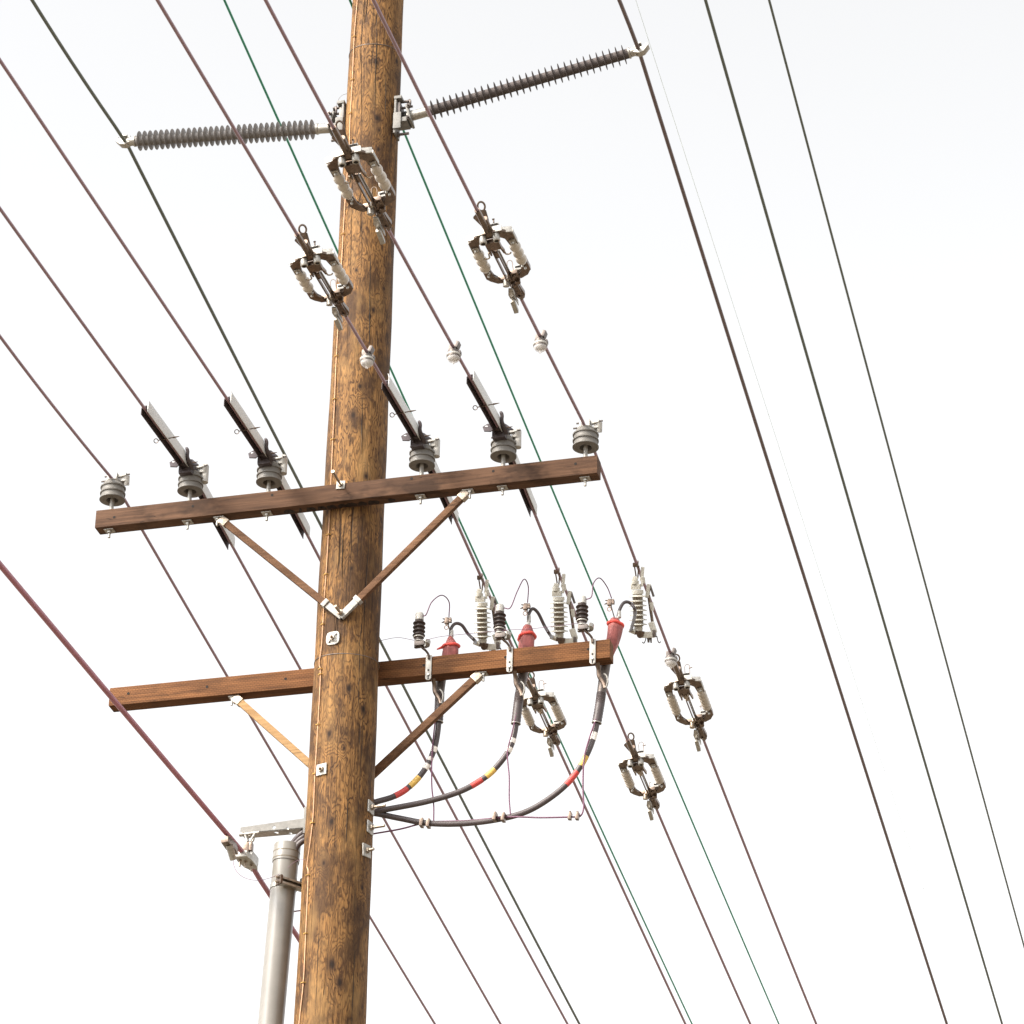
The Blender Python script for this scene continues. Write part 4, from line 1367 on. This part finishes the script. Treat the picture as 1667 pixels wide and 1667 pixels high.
for n_, c in enumerate(CB):
    root = empty('power_cable', Matrix.Identity(4), CL[n_], 'cable', 'power cables rising to the lower crossarm')
    low = [at_y(a, b, y) for a, b, y in c['low']]
    zend = low[-1].z
    r = pr(zend)
    off = (n_ - 1) * 0.038
    tail = [V(((r + 0.03) * math.cos(t), (r + 0.035) * math.sin(t) + 0.01 * n_, zend - 0.05 * q + off * 0.2))
            for q, t in enumerate([math.radians(a) for a in (62, 95, 128)])]
    tail.append(V((ctop.x + 0.125 + off * 0.3, ctop.y - 0.01 + off * 0.3, ctop.z + 0.115 - off * 0.5)))
    tail.append(V((ctop.x + 0.030 + off * 0.7, ctop.y - 0.01 - off * 0.3, ctop.z + 0.02)))
    tail.append(V((ctop.x - 0.005 + off * 0.6, ctop.y + off * 0.5, ctop.z - 0.20)))
    path = smooth_path(low + tail, 12)
    MB().tube(path, 0.0168, 14).build('jacket', M['cable'], root)
    for (kk, pa, pb) in c['bands']:
        seg = sub(path, pa, pb, 0)
        MB().tube(seg, 0.0180, 14).build('tape_band', M[cmats[kk]], root)
    cone = [at_y(a, b, y) for a, b, y in c['cone']]
    MB().tube(smooth_path(cone + [low[1]], 6), [0.030 - 0.008 * j / 12 for j in range(13)], 16).build('stress_cone', M['steel_dark'], root)
    seg = smooth_path([cone[-1]] + low[1:3], 16)
    kk = len(seg)
    MB().tube([seg[0] + (seg[-1] - seg[0]) * 0 if j == 0 else seg[j] for j in range(int(kk * 0.85))],
              [0.0262 + (0.0022 if j % 2 else 0) for j in range(int(kk * 0.85))], 16).build('ribbed_sleeve', M['cable'], root)
    MB().ring(seg[int(kk * .85) - 1], 0.0262, 0.0035, seg[-1] - seg[0], 20, 6).build('sleeve_collar', M['galv'], root)
    red = [at_y(a, b, y) for a, b, y in c['red']]
    rp = smooth_path(red, 7)
    rr = np.interp(np.linspace(0, 3, len(rp)), range(4), c['rr'])
    # wrapped sleeve: folded, lapped cloth-like surface
    mb = MB(); k2 = 28; rings = []
    for q, p_ in enumerate(rp):
        rg = []
        for j in range(k2):
            a = 2 * math.pi * j / k2
            f_ = 1 + 0.10 * math.sin(a * 2 + n_ * 2 + q * 0.12) + 0.05 * math.sin(a * 5 + q * 0.4 + n_) + (0.10 if j in (20, 21) else 0)
            rg.append(mb.bm.verts.new(p_ + V((math.cos(a), math.sin(a), 0)) * rr[q] * f_))
        rings.append(rg)
    for a_, b_ in zip(rings, rings[1:]):
        for j in range(k2):
            mb.bm.faces.new((a_[j], a_[(j + 1) % k2], b_[(j + 1) % k2], b_[j]))
    mb.bm.faces.new(rings[0][::-1]); mb.bm.faces.new(rings[-1])
    rc = mb.build('red_wrap', M['red'], root, 60)
    qi = int(len(rp) * (0.66 if n_ == 0 else 0.60 if n_ == 1 else .75))
    mb = MB(); pts = []
    for j in range(29):
        a = 2 * math.pi * j / 28
        f_ = 1 + 0.10 * math.sin(a * 2 + n_ * 2 + qi * 0.12) + 0.05 * math.sin(a * 5 + qi * 0.4 + n_)
        pts.append(rp[qi] + V((math.cos(a), math.sin(a), 0.12 * math.sin(a + 2 * n_))) * (rr[qi] * f_ + 0.003))
    mb.tube(pts, 0.010, 8, flat=0.9)
    if n_ == 0:
        mb.tube([pts[14], pts[14] + V((-0.03, -0.02, -0.022))], [0.010, 0.004], 8)
    mb.build('red_tie', M['redtie'], rc)
    mb = MB(); top_ = rp[-1]
    lug = at_y(*c['lug'])
    mb.tube([top_ - V((0, 0, .02)), lug], [0.014, 0.0105], 12)
    mb.cyl(lug - V((0, 0, 0.01)), lug + V((0, 0, 0.03)), 0.0125, 0.0115, 12)
    mb.build('white_lug', M['white'], root)
    jp = [at_y(a, b, y) for a, b, y in c['jump']]
    zh = -0.158 - 0.036 - 6 * 0.0285 - 0.014 - 0.040
    jp.append(ST_W[n_] @ V((-0.045, -0.006, zh + 0.016)))
    if n_ == 2:
        jp = jp[:-2] + jp[-1:]
    MB().tube(smooth_path(jp, 8), 0.0098, 12).build('jumper', M['lead'] if False else M['cable'], root)
    if True:
        q0 = at_y(*c['clamp'])
        mb = MB()
        mb.tube([q0 + V((0.004, 0, -0.006)), q0 + V((0.012, 0.01, -0.045)), red[-1] + V((0, 0, 0))], 0.0035, 8)
        mb.build('tap_lead', M['steel_dark'], root)
    # star-like clamp and arched lead
    cl = empty('lead_clamp', Matrix.Translation(q0), KL[n_], 'clamp', 'small clamps on the arched leads')
    mb = MB()
    mb.box(V((0, 0, 0.004)), (0.026, 0.022, 0.040), Matrix.Rotation(0.15, 3, 'Y'), 0.004)
    mb.tube([(0, 0, 0.006), (-0.034, 0, -0.004)], [0.010, 0.002], 8)
    mb.tube([(-0.006, 0, 0.016), (-0.028, 0, 0.022)], [0.006, 0.003], 8)
    mb.cyl((0.006, 0, 0.010), (0.026, 0, 0.014), 0.010, 0.012, 10)
    mb.box(V((0.020, 0, 0.002)), (0.014, 0.018, 0.02), None, 0.003)
    mb.build('clamp_body', M['galv_dark'], cl)
    mb = MB()
    mb.tube([(0, 0, -0.014), (-0.002, 0, -0.026)], 0.003, 6)
    mb.ring((-0.004, 0, -0.038), 0.0115, 0.0022, (0.3, -0.8, -0.4), 16, 6)
    mb.build('eye', M['copper'], cl)
    arc = [at_y(a, b, y) for a, b, y in c['arc']]
    arc[-1] = q0 + V((0.010, 0, 0.03))
    arc.insert(0, AM[n_] @ V((-0.036, -0.03, 0.290)))
    tag(MB().tube(smooth_path(arc, 10), 0.0034, 8).build('arched_lead', M['lead']), LL[n_], 'lead', 'arched leads from the arresters')

# grounding leads hanging under the cables
def pth(pts):
    return smooth_path([at_y(*p) for p in pts], 6)
MB_ = MB().tube(pth([(712, 1150, .28), (706, 1195, .27), (703, 1238, .26), (703, 1280, .25), (706, 1310, .24), (706, 1338, .235)]), 0.0042, 8).build('ground_lead', M['lead'])
tag(MB_, 'thin purple drop lead hanging from the shortest cable to the lowest cable', 'lead', 'thin drop leads between the cables')
MB_ = MB().tube(pth([(843, 1150, .28), (833, 1195, .27), (826, 1225, .26), (829, 1265, .25), (829, 1300, .25), (831, 1326, .24)]), 0.0042, 8).build('ground_lead', M['lead'])
tag(MB_, 'thin purple drop lead hanging from the middle cable to the lowest cable', 'lead', 'thin drop leads between the cables')
gl = empty('ground_lead', Matrix.Identity(4), 'thin purple lead dropping from the longest cable, then running level back to the pole', 'lead', 'thin drop leads between the cables')
MB().tube(pth([(974, 1160, .28), (960, 1200, .27), (951, 1235, .26), (949, 1280, .25), (950, 1315, .24), (944, 1329, .23), (930, 1330, .22), (880, 1331, .22), (830, 1330, .23), (760, 1336, .24),
                 (700, 1338, .24), (677, 1343, .24), (650, 1350, .22), (604, 1358, .15)]), 0.0050, 8).build('lead_wire', M['lead'], gl)
for (px, py, y) in ((687, 1340, .225), (698, 1341, .225), (806, 1330, .22), (820, 1331, .22), (928, 1329, .215), (940, 1329, .215)):
    p = at_y(px, py, y)
    sm = px > 900
    mb = MB().box(p + V((0, 0, 0.0)), (0.020, 0.030 if sm else 0.046, 0.040 if sm else 0.046), Matrix.Rotation(0.12, 3, 'Y'), 0.003)
    mb.cyl(p + V((0, 0, 0.016)), p + V((0, 0, 0.032)), 0.006, n=6)
    mb.build('wire_clamp', M['galv_dark'], gl)

# hair-thin bonding wire across the arresters
bw = MB().tube(pth([(610, 1046, .10), (628, 1041, .12), (650, 1038, .13), (684, 1043, .13), (720, 1036, .14), (780, 1030, .15), (820, 1026, .13), (870, 1023, .15), (930, 1016, .14), (953, 1013, .13)]), 0.0016, 6).build('bonding_wire', M['lead'])
tag(bw, 'hair-thin purple wire strung from the pole past the three arrester bases', 'wire')

# ------------------------------------------------------------------ transmission line: post insulators and wires
def post_ins(label, base, tip, nshed, side):
    base, tip = V(base), V(tip)
    ax = (tip - base).normalized()
    L = (tip - base).length
    up = V((0, 0, 1))
    yv = up.cross(ax).normalized()
    zz = ax.cross(yv)
    mt = Matrix.Translation(base) @ Matrix((yv, zz, ax)).transposed().to_4x4()   # local Z = axis
    root = empty('post_insulator', mt, label, 'insulator', 'long horizontal post insulators at the pole top')
    s0, s1 = 0.145, L - 0.075
    Rk, Rs = 0.0315, 0.0635
    pf = [(0, s0 - 0.02), (Rk, s0 - 0.02)]
    pitch = (s1 - s0) / nshed
    for q in range(nshed):
        z = s0 + pitch * (q + 0.5)
        pf += [(Rk, z - 0.004), (Rk + 0.006, z - 0.0024), (Rs - 0.003, z - 0.0012), (Rs, z), (Rs - 0.003, z + 0.0012), (Rk + 0.006, z + 0.0024), (Rk, z + 0.004)]
    pf += [(Rk, s1 + 0.015), (0, s1 + 0.015)]
    MB().lathe(pf, 40).build('shed_body', M['silicone_dark' if side > 0 else 'silicone'], root, 25)
    mb = MB()
    mb.lathe([(0, 0.0), (0.030, 0.0), (0.031, 0.020), (0.031, s0 - 0.025), (0.036, s0 - 0.022), (0.036, s0 - 0.010), (0, s0 - 0.010)], 24)
    mb.build('base_fitting', M['galv'], root)
    mb = MB()
    mb.lathe([(0, s1 + 0.008), (0.036, s1 + 0.008), (0.036, s1 + 0.018), (0.029, s1 + 0.022), (0.028, L - 0.015), (0, L - 0.015)], 24)
    mb.build('tip_fitting', M['galv'], root)
    # conductor clamp: trunnion cradle with wings
    mb = MB()
    ol = [(-.055, .020), (-.058, .006), (-.020, -.030), (.012, -.034), (.045, -.016), (.045, .004), (.010, -.004), (-.030, .012)]
    mt2 = Matrix.Translation((0, 0.0, L + 0.010)) @ Matrix.Rotation(math.radians(90), 4, 'Y')
    mb.prism([(a, b) for a, b in ol], 0.050, mt2, 0.004)
    mb.box(V((0, 0.030, L + 0.006)), (0.075, 0.014, 0.040), None, 0.004)
    mb.cyl((0, -0.035, L - 0.02), (0, 0.045, L - 0.02), 0.0055, n=8)
    mb.cyl((0, -0.01, L + 0.045), (0, 0.035, L + 0.060), 0.0075, n=8)
    mb.build('conductor_clamp', M['galv'], root)
    return root, mt, L
def pole_bracket(root, mt, zc, side):
    inv = mt.inverted()
    mb = MB()
    r = pr(zc)
    x = side * (r + 0.012)
    t_ = MB()
    t_.box(V((side * (r + 0.004), -0.03, zc)), (0.014, 0.10, 0.28), None, 0.004)
    t_.box(V((side * (r + 0.022), -0.085, zc - 0.055)), (0.050, 0.012, 0.120), None, 0.004)
    t_.box(V((side * (r + 0.045), -0.030, zc - 0.045)), (0.075, 0.10, 0.034), None, 0.006)
    t_.box(V((side * (r + 0.020), -0.055, zc + 0.125)), (0.048, 0.06, 0.022), None, 0.004)
    t_.box(V((side * (r + 0.085), -0.020, zc + 0.01)), (0.016, 0.095, 0.13), Matrix.Rotation(-side * 0.22, 3, 'Y'), 0.004)
    t_.box(V((side * (r + 0.052), 0.025, zc + 0.02)), (0.07, 0.012, 0.13), None, 0.004)
    bmesh.ops.transform(t_.bm, matrix=inv, verts=list(t_.bm.verts))
    br = t_.build('pole_bracket', M['flange'], root)
    t_ = MB().box(V((side * (r + 0.012), -0.02, zc + 0.035)), (0.04, 0.09, 0.13), None, 0.006)
    bmesh.ops.transform(t_.bm, matrix=inv, verts=list(t_.bm.verts))
    t_.build('bracket_packer', M['steel_dark'], br)
    for dz in (-0.125, 0.120, -0.04, 0.05):
        mb = MB()
        if abs(dz) > 0.1:
            bolt(mb, V((side * (r + 0.010), -0.03, zc + dz)), (side, 0, 0), 0.075, 0.009, 0.019)
        else:
            bolt(mb, V((side * (r + 0.088), -0.070, zc + dz)), (side * 0.2, -1, 0), 0.03, 0.007, 0.013)
        bmesh.ops.transform(mb.bm, matrix=inv, verts=list(mb.bm.verts))
        mb.build('bracket_bolt', M['steel_dark'], br)
    mb = MB()
    mb.ring(V((side * (r + 0.075), -0.02, zc + 0.105)), 0.026, 0.007, (1, 0.7, 0.1), 18, 8)
    mb.cyl(V((side * (r + 0.03), -0.02, zc + 0.080)), V((side * (r + 0.10), -0.02, zc + 0.085)), 0.008, n=8)
    bmesh.ops.transform(mb.bm, matrix=inv, verts=list(mb.bm.verts))
    mb.build('shackle_eye', M['steel_dark'], br)

# right: edge-on sheds; left: raised and swung a little away
bR = at_y(664, 191, 0.0); tR = at_y(1040, 82, 0.0)
bL = at_y(549, 208, 0.0); tL = at_y(205, 231, -0.04)
print('POSTS', bR, tR, bL, tL)
rR, mR, LR = post_ins('long dark insulator with thin edge-on discs, reaching right from the pole top', bR, tR, 31, 1)
rL, mL, LL_ = post_ins('long grey insulator with stacked discs, reaching left from the pole top', bL, tL, 32, -1)
pole_bracket(rR, mR, bR.z - 0.02, 1)
pole_bracket(rL, mL, bL.z + 0.01, -1)
tw = MB().tube(pth([(566, 152, -.05), (556, 156, -.06), (549, 166, -.06), (548, 176, -.06), (549, 186, -.05)]), 0.0012, 6).build('bonding_wire', M['wire_dark'])
tag(tw, 'hair-thin loop of wire beside the left bracket at the pole top', 'wire')

TWR = 0.0112
def through(label, x, anchor, prep, postp, r, mat, ya=YN, yb_=70):
    a = fit(prep, x, anchor, deg=1 if len(prep) < 3 else 2)
    b = fit(postp, x, anchor)
    return wire('transmission_wire', x, both(a, b, anchor.y), ya, yb_, r, mat, label, group='high wires passing behind or beside the pole')
aL = V((tL.x, tL.y, tL.z - 0.0)); aR = V((tR.x, tR.y, tR.z))
through('dark grey-green wire clamped at the tip of the left post insulator', aL.x, aL, [(52, 0), (127, 116), (196, 222)],
        [(212, 248), (390.6, 600), (487, 785), (524, 861), (617, 1035), (683, 1171), (804, 1400), (943, 1667)], TWR, 'wire_far')
through('thick dark brown wire clamped at the tip of the right post insulator', aR.x, aR, [(1008, 0), (1024, 40), (1036, 71)],
        [(1043, 90), (1139.5, 400), (1328.4, 1000), (1541.4, 1667)], 0.0125, 'wire_dark')
def far_line(label, pts, zz, r, mat, ref=2):
    p = at_z(*pts[ref], zz)
    zf_ = fit(pts, p.x)
    print('FAR', label[:20], p)
    wire('transmission_wire', p.x, zf_, YN, 75, r, mat, label, group='high wires passing behind or beside the pole')
far_line('bright green wire passing behind the pole, emerging beside the wire cover right of it',
         [(363, 0), (549, 402), (637, 603), (667, 667), (754, 860), (862, 1101), (928, 1240), (1127, 1667)], 15.5, 0.0085, 'wire_green')
far_line('bright green wire running from the right-hand pole bracket past the lower crossarm tip',
         [(570, 0), (660, 222), (792, 540), (878, 746), (925.7, 860), (991, 1015), (1085, 1240), (1268, 1667)], 15.0, 0.0078, 'wire_green', 1)
far_line('dark wire against open sky, second from the right edge', [(1148.4, 0), (1262.4, 400), (1435.3, 1000), (1631.4, 1667)], 14.6, 0.0105, 'wire_far', 1)
far_line('dark green wire against open sky, rightmost of all', [(1251.8, 0), (1359, 400), (1519.4, 1000), (1667, 1540)], 15.6, 0.0088, 'wire_far', 1)
far_line('faint hair-thin pale wire to the right of the thick dark brown wire', [(1035, 0), (1162.8, 400), (1356.5, 1000), (1577, 1667)], 15.2, 0.0014, 'wire_thin', 1)

# ------------------------------------------------------------------ conduit riser, steel bracket, messenger
pa, pb = at_y(467, 1385, 0.02), at_y(441, 1667, 0.02)
dn = (pb - pa).normalized()
foot = pa + dn * ((0 - pa.z) / dn.z)
up_ = (pa - foot).normalized()
yv = V((0, 1, 0)); xr = yv.cross(up_).normalized(); yy = up_.cross(xr)
mt = Matrix.Translation(foot) @ Matrix((xr, yy, up_)).transposed().to_4x4()
LC = (pa - foot).length
cond = empty('conduit_riser', mt, 'pale conduit pipe standing left of the pole, black cables leaving its top', 'conduit')
RCN = 0.0715
MB().lathe([(RCN, 0), (RCN, LC - 0.075), (RCN - .001, LC - 0.074)], 40).build('pipe', M['pvc'], cond)
mb = MB()
mb.lathe([(RCN - .001, LC - 0.074), (RCN + .0045, LC - 0.073), (RCN + .0045, LC + .028), (RCN + .002, LC + 0.032), (RCN - .008, LC + 0.032), (RCN - .009, LC - .06)], 40)
mb.build('bell_collar', M['pvc'], cond)
for dz in (-0.060, -0.020):
    MB().lathe([(RCN + .0042, LC + dz), (RCN + .0056, LC + dz), (RCN + .0056, LC + dz + .005), (RCN + .0042, LC + dz + .005)], 40).build('joint_ring', M['pvcline'], cond)
# strut channel clamp
def strut(mb, y_, z_):
    mb.box(V((0.135, y_, z_)), (0.30, 0.006, 0.041), None, 0.001)
    mb.box(V((0.135, y_ - .018, z_ + .0185)), (0.30, 0.036, 0.004), None, 0.001)
    mb.box(V((0.135, y_ - .018, z_ - .0185)), (0.30, 0.036, 0.004), None, 0.001)
zs = LC - 0.225
sm_ = Matrix.Translation((0.0, 0.0, zs)) @ Matrix.Rotation(math.radians(52), 4, 'Z')     # channel runs back past the pole's left side
def placed(mb, name, mat, parent):
    bmesh.ops.transform(mb.bm, matrix=sm_, verts=list(mb.bm.verts))
    return mb.build(name, mat, parent)
mb = MB()
L_ = 0.40
yy_ = -RCN - .012
mb.box(V((0.115, yy_, .018)), (L_, 0.042, 0.005), None, 0.001)
mb.box(V((0.115, yy_, -.018)), (L_, 0.042, 0.005), None, 0.001)
mb.box(V((0.115, yy_ + .019, 0)), (L_, 0.004, 0.032), None, 0.001)
mb.box(V((0.115, yy_ - .019, .0125)), (L_, 0.004, 0.009), None, 0.001)
mb.box(V((0.115, yy_ - .019, -.0125)), (L_, 0.004, 0.009), None, 0.001)
sc = placed(mb, 'strut_channel', M['galv'], cond)
mb = MB()
mb.box(V((-0.085, yy_, 0)), (0.014, 0.052, 0.052), None, 0.003)
placed(mb, 'channel_cap', M['galv_dark'], sc)
mb = MB()
mb.box(V((0.13, yy_ + .02, 0.045)), (0.10, 0.06, 0.05), None, 0.006)
placed(mb, 'channel_bracket', M['galv_white'], sc)
mb = MB()
mb.lathe([(RCN + .001, -.012), (RCN + .004, -.012), (RCN + .004, .012), (RCN + .001, .012)], 32)
placed(mb, 'pipe_band', M['galv'], sc)
for q in (.014, -.014):
    mb = MB(); bolt(mb, (-0.092, yy_, q), (-1, 0, 0), 0.018, 0.004, 0.008)
    placed(mb, 'clamp_bolt', M['rust'], sc)

# steel angle bracket on the pole holding the messenger
bl, brt = at_y(403, 1356, 0.0), at_y(492, 1352, 0.0)
root = empty('steel_bracket', Matrix.Translation(brt), 'galvanised angle bracket with round holes, left of the pole above the conduit', 'bracket')
lenb = (brt - bl).length + 0.05
z0 = at_y(450, 1349, -0.03).z - brt.z
def drilled(mb, name, mat, parent, cuts):
    o = mb.build(name, mat, parent)
    c = MB()
    for p0, p1, r in cuts:
        c.cyl(p0, p1, r, n=20)
    co = c.build('cutter', mat)
    co.matrix_world = parent.matrix_world
    md = o.modifiers.new('cut', 'BOOLEAN')
    md.operation = 'DIFFERENCE'; md.solver = 'EXACT'; md.object = co
    bpy.context.view_layer.update()
    me = bpy.data.meshes.new_from_object(o.evaluated_get(bpy.context.evaluated_depsgraph_get()))
    o.modifiers.clear()
    for p_ in me.polygons: p_.use_smooth = False
    o.data = me
    bpy.data.objects.remove(co)
    return o
cuts = []
for (px, py, r) in ((446, 1347, .0105), (468, 1348.5, .0070)):
    p = at_y(px, py, -0.0376) - brt
    cuts.append((p + V((0, -0.02, 0)), p + V((0, 0.02, 0)), r))
ol = [(-lenb, -.018), (-lenb, .016), (0, .038), (0, -.018)]
mb = MB().prism(ol, 0.005, Matrix.Translation((0.02, -0.035, z0 + .008)) @ Matrix.Rotation(math.radians(90), 4, 'X'))
bk = drilled(mb, 'front_flange', M['flange'], root, cuts)
cuts = []
for (px, py, r) in ((450, 1356, .0135), (473, 1357, .0100)):
    p = at_z(px, py, brt.z + z0 - .0127) - brt
    cuts.append((p + V((0, 0, -.02)), p + V((0, 0, .02)), r))
mb = MB().box(V((0.02 - lenb / 2, 0.004, z0 - .010)), (lenb - .004, 0.072, 0.005))
drilled(mb, 'lower_flange', M['galv'], root, cuts)
mb = MB()
mb.box(V((0.03, 0, z0 + 0.03)), (0.020, 0.10, 0.16), None, 0.003)
mb.build('back_plate', M['flange'], root)

# messenger cable and its suspension clamp, tap connector
cm = at_y(402, 1398, -0.02)
XM = cm.x
zn = fit([(0, 920), (100, 1037), (176, 1130), (260, 1228), (375, 1364)], XM, None)
zf2 = fit([(400, 1398), (438, 1453), (480, 1518), (560, 1640)], XM, None, deg=1)
pts = [V((XM, y, zn(y))) for y in np.linspace(YN, cm.y, 24)] + [V((XM, y, zf2(y))) for y in np.linspace(cm.y + 0.25, 40, 16)]
o = MB().tube(pts, 0.0148, 12).build('messenger_cable', M['comm'])
tag(o, 'thick mauve cable crossing the left tip of the lower crossarm, passing behind the conduit', 'cable')
sc_ = empty('suspension_clamp', Matrix.Translation(cm), 'cast metal clamp hanging by a shackle under the angle bracket, gripping the mauve cable', 'clamp')
tip = at_y(409, 1360, -0.02) - cm
mb = MB()
mb.ring(tip + V((-0.002, 0.0, -0.022)), 0.020, 0.0065, (0.2, 1, 0), 16, 8)
mb.cyl(tip + V((-0.050, -0.02, 0.002)), tip + V((0.055, -0.02, 0.006)), 0.008, n=10)
mb.lathe([(0, .012), (.013, .01), (.013, -.01), (0, -.012)], 10, Matrix.Translation(tip + V((-0.052, -0.02, 0.002))) @ Matrix.Rotation(1.57, 4, 'Y'))
mb.tube([tip + V((-0.03, -.02, 0)), tip + V((-0.012, -.02, -0.045))], 0.0065, 8)
mb.tube([tip + V((0.03, -.02, 0.004)), tip + V((0.004, -.02, -0.045))], 0.0065, 8)
mb.build('shackle', M['galv'], sc_)
mb = MB()
mb.box(V((0.0, -.02, 0.055)), (0.038, 0.030, 0.065), None, 0.008)
mb.box(V((0.026, -.015, 0.062)), (0.020, 0.035, 0.05), None, 0.006)
mb.build('link_block', M['galv_dark'], sc_)
um = frame(V((0, 0, -0.008)), V((0, 1, 0.06)))
t_ = MB()
t_.prism([(-.034, -.11), (.034, -.11), (.044, -.04), (.038, .07), (.022, .13), (-.022, .13), (-.036, .07), (-.044, -.04)], 0.036, None, 0.009)
bmesh.ops.transform(t_.bm, matrix=um, verts=list(t_.bm.verts))
t_.box(V((0.022, 0.04, 0.018)), (0.030, 0.12, 0.05), None, 0.010)
t_.build('clamp_shoe', M['galv'], sc_)
mb = MB()
for q in ((-.022, -.05), (.004, -.03), (.02, .03)):
    bolt(mb, (q[0], q[1], -0.020), (0, 0, -1), 0.045, 0.0055, 0.011)
mb.build('keeper_bolt', M['rust'], sc_)
cn = at_x(376, 1377, XM)
tc2 = empty('wire_tap', Matrix.Translation(cn), 'small dark wedge tap gripping the mauve cable left of the suspension clamp', 'connector')
mb = MB()
t_ = MB()
t_.prism([(-.024, -.10), (.020, -.11), (.026, .02), (.012, .09), (-.018, .08), (-.028, 0)], 0.040, None, 0.008)
bmesh.ops.transform(t_.bm, matrix=frame(V((0, 0, 0)), V((0, 1, 0.02))), verts=list(t_.bm.verts))
t_.build('tap_body', M['galv_dark'], tc2)
MB().cyl((0.004, -.04, -.010), (0.010, .02, -.075), 0.022, 0.018, 12).build('tap_barrel', M['galv'], tc2)
o = MB().tube(pth([(379, 1393, -.1), (381, 1410, -.11), (389, 1423, -.12), (404, 1431, -.12), (422, 1433, -.12), (440, 1429, -.11), (455, 1423, -.1)]), 0.0016, 6).build('bonding_wire', M['lead'])
tag(o, 'hair-thin purple wire looping from the wedge tap to the conduit clamp', 'wire')
o = MB().tube(pth([(468, 1413, -.1), (480, 1403, -.11), (492, 1399, -.12), (500, 1401, -.13)]), 0.0013, 6).build('bonding_wire', M['lead'])
tag(o, 'short hair-thin wire arching from the conduit clamp to the pole', 'wire')
o = MB().tube(pth([(476, 1484.5, .05), (484, 1483, .08), (494, 1482, .12)]), 0.004, 6).build('step_wire', M['comm'])
tag(o, 'short mauve stub of wire between conduit and pole', 'wire')
